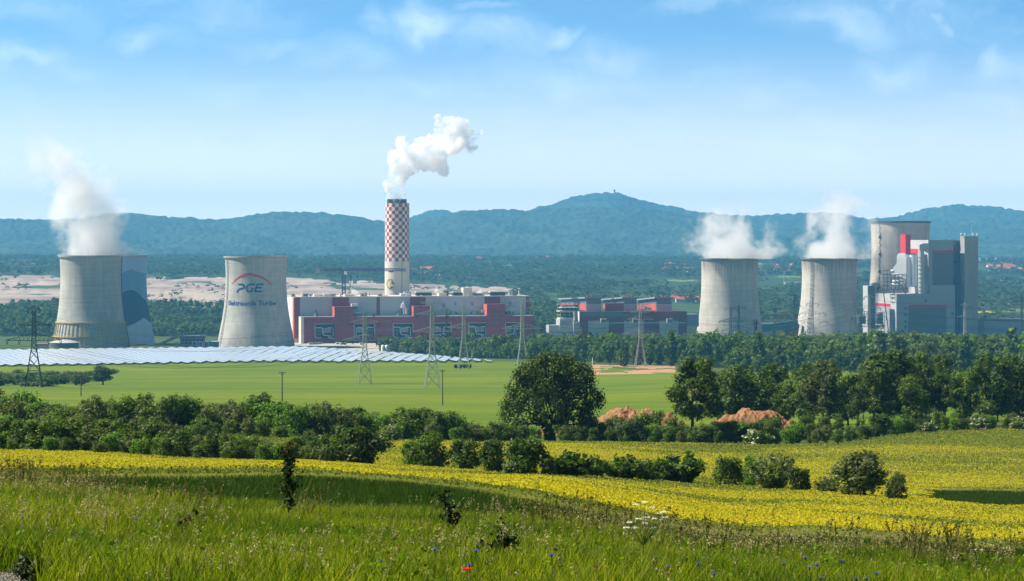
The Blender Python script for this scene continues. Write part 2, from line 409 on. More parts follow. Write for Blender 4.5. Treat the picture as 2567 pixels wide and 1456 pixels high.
# ------------------------------------------------------------------ wooded mountains
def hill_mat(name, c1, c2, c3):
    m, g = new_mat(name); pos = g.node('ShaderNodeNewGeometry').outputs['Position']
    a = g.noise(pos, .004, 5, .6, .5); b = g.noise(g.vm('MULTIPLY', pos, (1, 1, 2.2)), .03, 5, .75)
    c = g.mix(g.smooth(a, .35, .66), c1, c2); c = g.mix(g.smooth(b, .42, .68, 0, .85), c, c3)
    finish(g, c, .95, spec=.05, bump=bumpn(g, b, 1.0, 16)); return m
M['hill'] = hill_mat('haze tinted mountain forest', (.042,.088,.072), (.070,.124,.092), (.018,.040,.038))  # forest colour lightened and tinted blue, standing in for distance haze
def ridge(name, prof, Yc, Y0, back, seed, rough=16.0, foot_drop=None, p=1.25):
    xs = np.array([q[0] for q in prof], float); rs = np.array([q[1] for q in prof], float)
    px = np.arange(xs[0], xs[-1]+1, 4.0)
    m = pchip_slopes(xs, rs); i = np.clip(np.searchsorted(xs, px, 'right')-1, 0, len(xs)-2); h = xs[i+1]-xs[i]; t = (px-xs[i])/h
    row = (1+2*t)*(1-t)**2*rs[i]+t*(1-t)**2*h*m[i]+t*t*(3-2*t)*rs[i+1]+t*t*(t-1)*h*m[i+1]
    zc = H-(row-HR)*Yc/F
    ss = np.concatenate([np.linspace(0, 1, 60), np.linspace(1.03, 1.9, 20)])
    S, PX = np.meshgrid(ss, px, indexing='ij'); ZC = np.broadcast_to(zc, S.shape)
    YY = np.where(S <= 1, Y0+(Yc-Y0)*S, Yc+(S-1)*back); XX = (PX-CX)*YY/F
    zf = H-(foot_drop if foot_drop is not None else 66.0)
    base = np.where(S <= 1, zf+(ZC-zf)*(S**p*(1-.35*S)+.35*S**3)/1.0, zf+(ZC-zf)*np.cos(np.clip((S-1)/.9, 0, 1)*math.pi/2))
    spur = (fbm(XX/700+S*1.2, YY/1500, seed, 4)-.5)
    w = np.where(S <= 1, np.clip(S*5, 0, 1)*np.clip((1-S)*3, 0, 1), .3*np.clip((S-1)*3, 0, 1))
    Z = base+spur*w*170+(fbm(XX/150, YY/150, seed+5, 3)-.5)*w*40
    tree = np.clip(S*6, 0, 1)
    Z = Z+(vnoise(XX/16, YY/16, seed+9)-.5)*rough*.75*tree+(vnoise(XX/70, YY/70, seed+3)-.5)*10*tree
    Z = np.where(S <= .0001, zf-30, Z)
    n, k = Z.shape; V = np.stack([XX, YY, Z], -1).reshape(-1, 3); idx = np.arange(n*k).reshape(n, k)
    Fq = np.stack([idx[:-1,:-1], idx[:-1,1:], idx[1:,1:], idx[1:,:-1]], -1).reshape(-1, 4)
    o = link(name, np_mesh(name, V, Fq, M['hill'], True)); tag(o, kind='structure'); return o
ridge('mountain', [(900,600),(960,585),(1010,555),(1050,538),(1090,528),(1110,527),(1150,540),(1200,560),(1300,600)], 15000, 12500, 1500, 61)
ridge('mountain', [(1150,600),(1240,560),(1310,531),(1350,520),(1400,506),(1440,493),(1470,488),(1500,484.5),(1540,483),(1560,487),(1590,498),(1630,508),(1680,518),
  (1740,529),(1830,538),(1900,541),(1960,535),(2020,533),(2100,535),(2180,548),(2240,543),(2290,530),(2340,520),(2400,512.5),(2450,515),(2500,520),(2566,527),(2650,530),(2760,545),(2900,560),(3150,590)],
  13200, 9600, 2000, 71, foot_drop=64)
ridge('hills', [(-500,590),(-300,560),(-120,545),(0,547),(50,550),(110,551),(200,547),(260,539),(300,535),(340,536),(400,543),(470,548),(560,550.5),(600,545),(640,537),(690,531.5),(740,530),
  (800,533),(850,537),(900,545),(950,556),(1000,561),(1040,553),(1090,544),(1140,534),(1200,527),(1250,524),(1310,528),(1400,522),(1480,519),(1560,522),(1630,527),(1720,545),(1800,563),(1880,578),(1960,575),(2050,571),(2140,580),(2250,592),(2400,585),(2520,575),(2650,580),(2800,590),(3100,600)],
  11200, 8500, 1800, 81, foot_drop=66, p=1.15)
# summit lookout tower
sm = P(1540, 484, 13200)
tw = MB(); tw.tube((0,0,-12),(0,0,14),4.2,3.8,n=10); tw.tube((0,0,14),(0,0,15.5),5.6,n=10); tw.tube((0,0,15.5),(0,0,19),3.4,2.6,n=10); tw.tube((0,0,19),(0,0,24),.6,.3,n=6)
M['darkstone'] = plain('dark stone', (.12,.12,.12))
tag(tw.build('lookout_tower', M['darkstone'], None, loc=sm), 'thin dark lookout tower on the highest mountain summit', 'tower')

# ------------------------------------------------------------------ the hazy air of the valley
def make_haze():
    b = MB(); b.box(-6800, 6800, -160, 19000, -4, 460)
    m, g = new_mat('haze'); v = g.node('ShaderNodeVolumePrincipled')
    v.inputs['Color'].default_value = (*HAZE_COL, 1); v.inputs['Density'].default_value = HAZE_D; v.inputs['Anisotropy'].default_value = 0.0
    o = g.node('ShaderNodeOutputMaterial'); g.nt.links.new(v.outputs[0], o.inputs['Volume'])
    h = b.build('haze', m); tag(h, kind='stuff')
HAZE_COL, HAZE_D = (.15,.54,1.0), 5.7e-5
make_haze()
# ------------------------------------------------------------------ the power station
M['concrete'] = plain('weathered concrete', (.47,.45,.39), .9, .16, .10, streak=True)
M['concrete_cream'] = plain('cream concrete', (.56,.52,.43), .9, .15, .10, streak=True)
M['concrete_dark'] = plain('grey tower concrete', (.30,.29,.26), .9, .2, .12, streak=True)
def concrete(name, col, stain_z=None, stain=.0):
    m, g = new_mat(name); pos = g.node('ShaderNodeTexCoord').outputs['Object']; x, y, z = g.sep(pos)[:3]
    st = g.noise(g.vm('MULTIPLY', pos, (1, 1, .035)), .33, 6, .65); blot = g.noise(pos, .05, 5, .6); lift = g.noise(g.vm('MULTIPLY', pos, (.06, .06, 1.6)), .35, 4, .6)
    k = g.m('ADD', g.m('MULTIPLY', g.m('SUBTRACT', st, .5), .75), g.m('MULTIPLY', g.m('SUBTRACT', blot, .5), .60)); k = g.m('ADD', k, g.m('MULTIPLY', g.m('SUBTRACT', lift, .5), .55))
    c = g.vm('SCALE', tuple(col), g.m('ADD', k, 1.0))
    if stain_z:
        run = g.noise(g.vm('MULTIPLY', pos, (1, 1, .012)), .6, 5, .7)
        f = g.m('ADD', g.smooth(z, stain_z-38, stain_z+2), g.m('MULTIPLY', g.m('SUBTRACT', run, .5), 2.2)); c = g.mix(g.m('MULTIPLY', g.smooth(f, .35, 1.25), stain), c, (.10,.09,.08))
    finish(g, c, .92, spec=.15); return m
M['concrete'] = concrete('weathered concrete', (.405,.395,.355)); M['concrete_cream'] = concrete('pale tower concrete', (.45,.415,.355)); M['tower_stained'] = concrete('rain streaked tower concrete', (.45,.42,.365), 101, .75)
M['rim'] = plain('tower rim', (.34,.33,.30), .9, .2, .3)
M['rim_dark'] = plain('stained tower rim', (.10,.10,.10), .9, .2, .3)
M['steel'] = plain('galvanised steel', (.44,.45,.45), .6, .2, 1.0, metal=.2)
M['steel_dark'] = plain('dark steel', (.05,.055,.06), .6, .2, 1.0)
M['yellow'] = plain('yellow painted steel', (.52,.36,.06), .6, .2, .5)
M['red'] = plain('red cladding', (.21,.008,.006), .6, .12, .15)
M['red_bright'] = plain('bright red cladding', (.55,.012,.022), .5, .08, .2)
M['red_orange'] = plain('orange and sunlit red cladding', (.52,.10,.05), .6, .15, .3)  # orange parts, plus the sunlit tone painted on red side walls
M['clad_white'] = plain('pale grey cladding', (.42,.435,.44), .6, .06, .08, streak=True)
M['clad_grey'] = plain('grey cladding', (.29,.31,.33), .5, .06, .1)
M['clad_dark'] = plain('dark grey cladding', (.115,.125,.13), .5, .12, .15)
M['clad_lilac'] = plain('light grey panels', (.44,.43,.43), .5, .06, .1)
M['white'] = plain('white paint', (.76,.75,.71), .6, .1, .3)
M['pipe'] = plain('insulated white pipe', (.50,.53,.56), .35, .08, .4, spec=.5)
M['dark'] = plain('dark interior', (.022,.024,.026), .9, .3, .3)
M['glassdark'] = plain('dark window bands', (.03,.035,.04), .25, .2, .5, spec=.6)
M['alu'] = plain('aluminium sheeting', (.55,.57,.60), .35, .08, .2, metal=.5, spec=.5)
M['blue_paint'] = plain('blue lettering', (.010,.045,.17), .8, .08, .2)
M['logo_red'] = plain('red emblem paint', (.55,.03,.06), .8, .1, .2)
M['mural_pale'] = plain('pale blue painted concrete', (.28,.42,.58), .9, .14, .12, streak=True)
M['mural_mid'] = plain('mid blue painted hill', (.13,.27,.48), .9, .12, .12, streak=True)
M['mural_dark'] = plain('dark blue painted hill', (.02,.055,.13), .9, .12, .12, streak=True)
M['mural_red'] = plain('red brown painted arc', (.30,.06,.05), .9, .1, .2)
M['gold'] = plain('gold paint', (.62,.45,.12), .6, .1, .3)
M['gold_pale'] = plain('pale gold paint', (.70,.58,.30), .6, .1, .3)
M['check_red'] = plain('brown red painted concrete', (.30,.055,.045), .85, .12, .2)
M['check_white'] = plain('white painted concrete', (.68,.66,.60), .85, .08, .2)
M['cream'] = plain('cream painted concrete', (.60,.56,.47), .85, .08, .12, streak=True)
M['flue'] = plain('sooty flue steel', (.09,.10,.09), .6, .3, .4)
M['tan'] = plain('tan render', (.40,.32,.22), .9, .15, .3)
M['teal'] = plain('teal gallery sheeting', (.12,.30,.28), .6, .1, .3)
M['crane_blue'] = plain('blue violet crane steel', (.05,.04,.16), .5, .15, .5)
M['blue_steel'] = plain('blue equipment', (.08,.25,.36), .5, .2, .5)
M['roof_light'] = plain('pale roof felt', (.55,.47,.40), .9, .2, .2)

# --- cooling towers
TQ = [(0,1),(.06,.90),(.13,.77),(.23,.575),(.33,.38),(.44,.21),(.52,.125),(.60,.07),(.68,.025),(.76,0),(.84,.015),(.92,.05),(1,.095)]
class Tower:
    def __init__(s, px, Y, rb_px, rt_px, row_top):
        k = Y/F; s.px, s.Y = px, Y; s.X = (px-CX)*k; s.rb = rb_px*k; s.rt = rt_px*k; s.h = H-(row_top-HR)*k; s.a0 = math.atan2(-s.X, Y)
        xs = np.array([q[0] for q in TQ]); ys = np.array([q[1] for q in TQ]); s.xs, s.ys, s.ms = xs, ys, pchip_slopes(xs, ys)
    def r(s, z):
        t = np.clip(np.asarray(z, float)/s.h, 0, 1); i = np.clip(np.searchsorted(s.xs, t, 'right')-1, 0, len(s.xs)-2); hh = s.xs[i+1]-s.xs[i]; u = (t-s.xs[i])/hh
        q = (1+2*u)*(1-u)**2*s.ys[i]+u*(1-u)**2*hh*s.ms[i]+u*u*(3-2*u)*s.ys[i+1]+u*u*(u-1)*hh*s.ms[i+1]
        return s.rt+(s.rb-s.rt)*q
    def pt(s, ang, z, off=0.0):
        r = float(s.r(z))+off; a = ang+s.a0; return (r*math.sin(a), -r*math.cos(a), z)
    def shell(s, mat, label, group='cooling towers', ribs=0, rim='rim', rods=(-52,-4,40,62)):
        s.o = empty('cooling_tower', (s.X, s.Y, 0), label, 'cooling tower', group)
        zs = np.linspace(-1.5, s.h, 56); n = ribs*2 if ribs else 128; V = []
        for sgn in (0, 1):
            for z in (zs if sgn == 0 else zs[::-1]):
                a = 2*math.pi*np.arange(n)/n; rr = s.r(z)-(0 if sgn == 0 else .9)
                if ribs and sgn == 0: rr = rr+np.where(np.arange(n) % 2 == 0, .28, -.05)
                V.append(np.stack([np.cos(a)*rr, np.sin(a)*rr, np.full(n, z)], -1))
        m_ = len(V); V = np.concatenate(V); idx = np.arange(m_*n).reshape(m_, n); nx = np.roll(idx, -1, 1)
        Fq = np.stack([idx[:-1], nx[:-1], nx[1:], idx[1:]], -1).reshape(-1, 4)
        link('shell', np_mesh('shell', V, Fq, mat, not ribs), s.o)
        rt = float(s.r(s.h)); b = MB(); b.lathe([(rt-1.0,s.h-1.6),(rt+1.3,s.h-1.6),(rt+1.5,s.h-.2),(rt+1.5,s.h+.6),(rt-1.0,s.h+.6),(rt-1.0,s.h-1.6)], 128)
        b.build('rim', M[rim], s.o)
        for d in rods:
            q = MB(); x, y, z = s.pt(R(d), s.h, .8); q.tube((x,y,z), (x,y,z+7.5), .16, .07, 5); q.build('lightning_rod', M['steel_dark'], s.o)
        return s.o
    def ladder(s, deg, w=1.7, step=5.2, z0=2.0, mat='steel_dark', cage=True):
        b = MB(); a = R(deg); zs = np.linspace(z0, s.h+1.5, 30); da = w/s.rt
        for sd in (-.5, .5): b.pipe([s.pt(a+sd*da, z, .9) for z in zs], .22, 4)
        z = z0
        while z < s.h:
            b.tube(s.pt(a-.5*da, z, .9), s.pt(a+.5*da, z, .9), .2, n=4)
            if cage: b.tube(s.pt(a-.5*da, z, .2), s.pt(a-.5*da, z, 1.9), .2, n=4); b.tube(s.pt(a+.5*da, z, .2), s.pt(a+.5*da, z, 1.9), .2, n=4); b.tube(s.pt(a-.5*da, z, 1.9), s.pt(a+.5*da, z, 1.9), .25, n=4); b.tube(s.pt(a+.5*da, z, 1.9), s.pt(a-.5*da, min(z+step, s.h), .9), .14, n=4)
            z += step
        b.build('ladder', M[mat], s.o)
    def decal(s, name, pred, box, step, mat, off=.12, parent=None):
        """paint on the shell: pred(px,row) true where painted"""
        px = np.arange(box[0], box[2]+step, step); rw = np.arange(box[1], box[3]+step, step); GX, GR = np.meshgrid(px, rw)
        Ys = s.Y-s.rt*.95; z = H-(GR-HR)*Ys/F; r = s.r(z)+off; q = np.clip((GX-s.px)*Ys/F/r, -.995, .995); a = s.a0+np.arcsin(q)
        V = np.stack([r*np.sin(a), -r*np.cos(a), z], -1).reshape(-1, 3); n, m_ = GX.shape; idx = np.arange(n*m_).reshape(n, m_)
        ins = pred((GX[:-1,:-1]+step/2), (GR[:-1,:-1]+step/2))
        Fq = np.stack([idx[:-1,:-1], idx[1:,:-1], idx[1:,1:], idx[:-1,1:]], -1)[ins]
        us, inv = np.unique(Fq, return_inverse=True); return link(name, np_mesh(name, V[us], inv.reshape(-1, 4), mat), parent or s.o)
def in_poly(poly):
    P_ = np.array(poly, float)
    def f(x, y):
        c = np.zeros(x.shape, bool); j = len(P_)-1
        for i in range(len(P_)):
            xi, yi, xj, yj = P_[i,0], P_[i,1], P_[j,0], P_[j,1]
            c ^= ((yi > y) != (yj > y)) & (x < (xj-xi)*(y-yi)/((yj-yi)+1e-12)+xi); j = i
        return c
    return f
def near_line(lines, w):
    def f(x, y):
        c = np.zeros(x.shape, bool)
        for L in lines:
            for (ax, ay), (bx, by) in zip(L[:-1], L[1:]):
                dx_, dy_ = bx-ax, by-ay; t = np.clip(((x-ax)*dx_+(y-ay)*dy_)/(dx_*dx_+dy_*dy_), 0, 1)
                c |= np.hypot(x-ax-t*dx_, y-ay-t*dy_) < w/2
        return c
    return f
T1 = Tower(227.5, 2930, 97.5, 75, 641); T1.shell(M['concrete'], 'grey cooling tower wearing a yellow steel frame round its foot'); T1.ladder(78)
T2 = Tower(292, 3075, 96, 74, 640); T2.shell(M['mural_pale'], 'cooling tower painted with blue hills, half hidden behind the framed one', rods=(20,50)); T2.ladder(0)
T3 = Tower(641.5, 3000, 97.5, 75.5, 643); T3.shell(M['concrete'], 'cooling tower lettered PGE Elektrownia Turów under a red arch'); T3.ladder(-66, mat='steel')
T4 = Tower(1828, 3270, 84, 70, 648); T4.shell(M['tower_stained'], 'pale steaming cooling tower beside the long conveyor bridge, dark streaks under its rim', rim='rim_dark')
T5 = Tower(2078, 3350, 85, 68, 648); T5.shell(M['tower_stained'], 'pale steaming cooling tower with a lattice ladder up its sunny side', rim='rim_dark'); T5.ladder(-38, 3.4, 5.5)
T6 = Tower(2256, 3380, 97, 71, 555.5); T6.shell(M['concrete_cream'], 'tallest cooling tower, ribbed, rising behind the grey and red boiler block', ribs=56, rim='rim_dark')
# stair flights with landings on the ribbed tower
b = MB(); a = -.78; zs = np.arange(8, T6.h-4, 7.5)
for i, z in enumerate(zs):
    b.tube(T6.pt(a-.02,z,.5), T6.pt(a+.05,z+7.5,1.0), .3, n=4); b.tube(T6.pt(a+.05,z+7.5,1.0), T6.pt(a-.02,z+7.5,1.0), .35, n=4)
    if i % 3 == 1: b.tube(T6.pt(a-.03,z,.6), T6.pt(a+.06,z+3,1.4), .9, n=5)
b.build('stair', M['steel_dark'], T6.o)
# yellow frame round the first tower
za, zb_ = H-(845-HR)*2890/F, H-(810-HR)*2890/F
for z in (za, zb_):
    b = MB(); rr = float(T1.r(z)); b.lathe([(rr+.1,z-.6),(rr+1.2,z-.6),(rr+1.2,z+.6),(rr+.1,z+.6)], 96); b.build('frame_ring', M['yellow'], T1.o)
for i in range(52):
    a = 2*math.pi*i/52; b = MB(); zz = np.linspace(0, zb_, 7)
    b.pipe([(math.sin(a)*(float(T1.r(z))+.6), -math.cos(a)*(float(T1.r(z))+.6), z) for z in zz], .48, 4); b.build('frame_post', M['yellow'], T1.o)
# painted hills on the second tower
T2.decal('mural_hill', in_poly([(300,688),(318,678),(330,674),(342,680),(356,684),(380,690),(380,752),(300,752)]), (296,670,372,760), .8, M['mural_mid'], .10)
T2.decal('mural_hill', in_poly([(296,742),(304,734),(315,730),(327,727),(337,729),(348,736),(357,747),(366,754),(376,780),(390,815),(373,808),(366,800),(359,797),(352,802),(340,809),(318,818),(296,822)]), (296,722,380,824), .8, M['mural_dark'], .2)
T2.decal('mural_arc', lambda x, y: ((x-352)/29)**2+((y-876)/14)**2 < 1, (318,858,386,877), .6, M['mural_red'], .2)
# lettering and arch on the third tower
def zp(pts, ox=551.3, oy=657.8, s=.08604): return [(ox+x*s, oy+y*s) for x, y in pts]
T3.decal('emblem_arch', in_poly(zp([(335,645),(380,575),(430,505),(485,450),(540,408),(610,368),(680,337),(750,316),(820,305),(890,302),(962,302),(955,340),(925,382),(870,376),(820,378),(760,386),(700,402),(635,420),(570,447),(520,480),(470,522),(405,588)])), (578,680,636,716), .3, M['logo_red'], .2)
T3.decal('emblem_arch', in_poly(zp([(945,346),(1010,346),(1080,356),(1145,374),(1210,402),(1275,435),(1340,478),(1385,515),(1430,558),(1480,612),(1524,662),(1492,655),(1450,618),(1400,578),(1340,532),(1280,497),(1215,466),(1150,445),(1100,430),(1050,420),(945,406)])), (630,684,686,718), .3, M['logo_red'], .2)
LET = {'P': [[(545,638),(640,638),(685,650),(704,685),(692,728),(655,755),(600,764),(555,778),(528,806),(505,858)]],
       'G': [[(1003,638),(880,638),(815,662),(775,720),(768,785),(795,830),(850,842),(912,840),(936,800),(958,756)]],
       'E': [[(1246,636),(1092,636),(1014,842),(1193,842)],[(1052,734),(1196,734)]]}
for k_, L in LET.items():
    T3.decal('letter_'+{'P':'pee','G':'gee','E':'ee'}[k_], near_line([zp(l) for l in L], 46*.08604), (590,706,662,734), .22, M['blue_paint'], .2)
def wrap_text(tower, body, px0, px1, row_cap, row_base, mat, name):
    cu = bpy.data.curves.new('lettering', 'FONT'); cu.body = body; cu.size = 1; cu.offset = .022; to = bpy.data.objects.new('lettering', cu); COL.objects.link(to)
    bpy.context.view_layer.update(); me = bpy.data.meshes.new_from_object(to.evaluated_get(bpy.context.evaluated_depsgraph_get()))
    bpy.data.objects.remove(to); co = np.array([v.co[:] for v in me.vertices]); x0, x1 = co[:,0].min(), co[:,0].max()
    Ys = tower.Y-tower.rt*.95; zb = H-(row_base-HR)*Ys/F; zc = H-(row_cap-HR)*Ys/F; cap = .73; r0 = float(tower.r((zb+zc)/2))
    A0 = math.asin((px0-tower.px)*Ys/F/r0); A1 = math.asin((px1-tower.px)*Ys/F/r0)
    for v, c in zip(me.vertices, co):
        a = tower.a0+A0+(A1-A0)*(c[0]-x0)/(x1-x0); z = zb+c[1]/cap*(zc-zb); r = float(tower.r(z))+.25; v.co = (r*math.sin(a), -r*math.cos(a), z)
    me.materials.clear(); me.materials.append(mat); return link(name, me, tower.o)
wrap_text(T3, 'Elektrownia Turów', 573, 692, 753.2, 765.2, M['blue_paint'], 'lettering')

# --- the chequered chimney
CY = 3262.0; ck = CY/F; cX = (995-CX)*ck; cR = 31*ck
ch = empty('chimney', (cX, CY, 0), 'tall chimney chequered red and white above a cream shaft, steaming', 'chimney')
zt, zc = H-(510-HR)*ck, H-(655-HR)*ck
b = MB(); b.lathe([(cR*1.01,-2),(cR*1.0,zc*.5),(cR*.995,zc)], 88); b.build('shaft', M['cream'], ch, True)
n = 22; nr = 16; sub = 4; V = []; Fq = []; mi = []
zs = np.linspace(zc, zt, nr+1); N_ = n*sub
for z in zs: V += [(cR*.985*math.cos(2*math.pi*i/N_+.03), cR*.985*math.sin(2*math.pi*i/N_+.03), z) for i in range(N_)]
for j in range(nr):
    for i in range(N_): Fq.append((j*N_+i, j*N_+(i+1) % N_, (j+1)*N_+(i+1) % N_, (j+1)*N_+i)); mi.append((i//sub+j) % 2)
link('chequered_shaft', np_mesh('chequered_shaft', V, Fq, None, True, mi, [M['check_red'], M['check_white']]), ch)
b = MB(); b.lathe([(cR*.985,zt),(cR*.985,zt+.5),(cR*.2,zt+.5)], 44); b.build('cap', M['concrete_dark'], ch)
for (fx, fy) in ((-17.3*ck,-2),(-.8*ck,-6),(16.6*ck,-2),(-8*ck,7),(9*ck,7)):
    b = MB(); b.lathe([(3.9,zt-.5),(3.9,zt+5.6),(3.4,zt+5.6),(3.4,zt-.5)], 20, c=(fx,fy)); b.build('flue', M['flue'], ch)
ca0 = math.atan2(-cX, CY)
def cpt(deg, z, off=.3): a = R(deg)+ca0; return ((cR+off)*math.sin(a), -(cR+off)*math.cos(a), z)
b = MB(); b.pipe([cpt(23, 2, .4), cpt(23, zt, .4)], .45, 5)
for z in np.arange(6, zt, 4.4): b.tube(cpt(21.5, z), cpt(24.5, z), .3, n=4)
b.build('cable_ladder', M['concrete_dark'], ch)
class CylD(Tower):
    def __init__(s): s.px, s.Y, s.X, s.a0, s.rt, s.h, s.o = 995, CY, cX, ca0, cR, zt, ch
    def r(s, z): return np.full(np.shape(z), cR*1.005)
CD = CylD(); ex, ey = 978.2, 711.8
def ell(x, y, k): return ((x-ex)/(10.6*k))**2+((y-ey)/(14.2*k))**2
CD.decal('emblem_disc', lambda x, y: ell(x, y, 1) < 1, (966,696,991,728), .35, M['gold'], .15)
CD.decal('emblem_ring', lambda x, y: (ell(x, y, .80) < 1), (966,696,991,728), .35, M['gold_pale'], .3)
def e_mark(x, y):
    rim = (ell(x, y, .84) < 1) & (ell(x, y, .72) > 1) & ~((x > ex+1) & (y > ey+.5) & (y < ey+6))
    bar = (np.abs(y-ey) < .9) & (x > ex-1) & (ell(x, y, .8) < 1); ver = (np.abs(x-ex+1) < .55) & (ell(x, y, .8) < 1)
    wed = (ell(x, y, .78) < 1) & (x > ex+2) & (y < ey) & (y > ey-9+(x-ex-2)*.6) & (x-ex > (ey-y)*-.2+3.2)
    wed2 = (ell(x, y, .78) < 1) & (x > ex+.5) & (y > ey+5.5) & (y < ey+11)
    return rim | bar | ver | wed | wed2
CD.decal('emblem_letter', e_mark, (966,696,991,728), .3, M['clad_dark'], .42)

# --- facades seen at a slant: local u along the front, v into depth, z up
class Frame:
    def __init__(s, px, Y, deg):
        s.O = ((px-CX)*Y/F, Y); s.b = R(deg); s.c, s.s = math.cos(s.b), math.sin(s.b)
    def u(s, px, d=0.0):
        ox, oy = s.O[0]-s.s*d, s.O[1]+s.c*d; k = (px-CX)/F; return (k*oy-ox)/(s.c-k*s.s)
    def z(s, px, row, d=0.0):
        u = s.u(px, d); Y = s.O[1]+s.c*d+s.s*u; return H-(row-HR)*Y/F
    def v(s, px, u0):
        """depth on the side wall standing at u0 that is seen at px"""
        ox, oy = s.O[0]+s.c*u0, s.O[1]+s.s*u0; k = (px-CX)/F; return (k*oy-ox)/(-s.s-k*s.c)
    def root(s, name, label, cat, group=None): return empty(name, (s.O[0], s.O[1], 0), label, cat, group, s.b)
    def box(s, b, p0, p1, r0, r1, d, dep, mi=0):
        """box whose front face fills the photo rectangle; r1 None = down to the ground"""
        z1 = s.z((p0+p1)/2, r0, d); z0 = -1.0 if r1 is None else s.z((p0+p1)/2, r1, d)
        b.box(s.u(p0, d), s.u(p1, d), d, d+dep, z0, z1, mi); return b
    def pt(s, px, row, d): return Vector((s.u(px, d), d, s.z(px, row, d)))

# --- main boiler house
fr = Frame(737.4, 3124, 12); B1 = fr.root('boiler_house', 'long grey and dark red boiler house with pipe filled bays and a cluttered flat roof', 'building')
b = MB(); ztop = fr.z(1030, 744.5); b.box(fr.u(737.4), fr.u(1326), 0, 76, -1, ztop); b.build('upper_wall', M['clad_white'], B1)
b = MB(); b.box(fr.u(737.4)-.4, fr.u(1326)+.4, -.4, 76.4, ztop, ztop+1.1); b.build('roof', M['roof_light'], B1)
b = MB(); b.box(fr.u(737.4)-.3, fr.u(737.4)+.02, 0, 76, 0, ztop-.3); b.build('sunlit_side_panel', M['white'], B1)  # sun side painted lighter than the front, sunlight put into the colour
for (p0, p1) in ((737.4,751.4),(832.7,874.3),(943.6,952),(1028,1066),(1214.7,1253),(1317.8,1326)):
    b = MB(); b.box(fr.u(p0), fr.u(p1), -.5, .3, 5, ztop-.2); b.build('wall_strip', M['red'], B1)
b = MB(); b.box(fr.u(737.4)-.5, fr.u(737.4)+.5, -.5, 14, 0, ztop-.2); b.build('wall_strip', M['red_orange'], B1)  # sunlit side of the red corner, light painted as orange red
D0 = -24.0; zt_ = fr.z(1040, 793.5, D0)
base = MB(); bays = [(788,842.7),(886.4,940),(984,1036),(1081,1131.5),(1173,1225),(1266,1304)]
xs = [754.9]
for a_, c_ in bays: xs += [a_, c_]
xs.append(1340)
zo1, zo0 = fr.z(1000, 811, D0), fr.z(1000, 845.5, D0)
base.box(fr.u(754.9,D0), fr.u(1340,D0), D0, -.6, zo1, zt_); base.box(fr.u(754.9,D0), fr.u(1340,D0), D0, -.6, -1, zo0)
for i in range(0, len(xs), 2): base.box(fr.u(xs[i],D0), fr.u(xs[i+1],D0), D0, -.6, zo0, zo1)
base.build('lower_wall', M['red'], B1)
b = MB(); b.box(fr.u(754.9,D0)-.3, fr.u(761.5,D0), D0-.3, -.7, 0, zt_+.3); b.build('corner_panel', M['cream'], B1)
b = MB(); b.box(fr.u(754.9,D0), fr.u(1340,D0), D0-.3, -.5, zt_, zt_+.6); b.build('ledge', M['clad_grey'], B1)
b = MB(); b.box(fr.u(762,D0), fr.u(1340,D0), D0-.15, D0+.1, fr.z(1000,827,D0)-.25, fr.z(1000,827,D0)+.25); b.build('cladding_joint', M['clad_dark'], B1)
for i, (a_, c_) in enumerate(bays):
    u0, u1 = fr.u(a_,D0), fr.u(c_,D0); w = u1-u0; hh = zo1-zo0; dd = D0+7
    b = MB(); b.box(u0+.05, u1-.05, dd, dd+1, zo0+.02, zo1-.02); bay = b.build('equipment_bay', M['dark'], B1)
    def q(fx, fz, v=D0-.2): return (u0+w*fx, v, zo0+hh*fz)
    b = MB(); b.pipe([q(.02,.96), q(.02,.10), q(.10,.02), q(.30,.02)], .42, 8); b.build('pipe', M['pipe'], bay); b = MB(); b.pipe([q(.98,.96), q(.98,.16)], .42, 8); b.build('pipe', M['pipe'], bay)
    m_ = i % 2; fx = (lambda t: 1-t) if m_ else (lambda t: t)
    b = MB(); b.pipe([q(fx(.06),.74,D0+2), q(fx(.36),.74,D0+2), q(fx(.38),.35,D0+2), q(fx(.44),.20,D0+2), q(fx(.74),.17,D0+2), q(fx(.78),.05,D0+2)], .62, 8); b.build('pipe', M['pipe'], bay); b = MB(); b.pipe([q(fx(.62),.74,D0+2), q(fx(.82),.74,D0+2), q(fx(.87),.66,D0+2), q(fx(.87),.1,D0+2)], .5, 8); b.build('pipe', M['pipe'], bay)
    b = MB(); b.pipe([q(fx(.62),.16), q(fx(.68),.0), q(fx(1.08),-.04), q(fx(1.12),-.38), q(fx(1.16),-.43), q(fx(1.5),-.43)] if i in (0,2,4) else [q(fx(.30),.10), q(fx(.36),.24), q(fx(.52),.24), q(fx(.58),.06)], .55, 8); b.build('pipe', M['pipe'], bay)
    b = MB(); b.box(u0+w*(.42 if not m_ else .18), u0+w*(.78 if not m_ else .52), dd-2.2, dd-.1, zo0+hh*.36, zo0+hh*.72); b.build('equipment_box', M['clad_grey'], bay)
    b = MB()
    for t in (.1,.2,.28,.9): b.bar(q(fx(t),.03,D0+5), q(fx(t),.8,D0+5), .3)
    for t in (.25,.5): b.bar(q(fx(.06),t,D0+5), q(fx(.32),t,D0+5), .3)
    b.build('steel_frame', M['steel'], bay)
    b = MB(); b.box(u0, u1, D0-.25, D0+.3, zo1-.1, zo1+.7); b.build('lintel', M['tan'], bay)
b = MB(); b.pipe([fr.pt(1131,848,D0-1), fr.pt(1180,852,D0-1), fr.pt(1225,846,D0-1), fr.pt(1262,850,D0-1)], .7, 8); b.build('pipe', M['pipe'], B1)
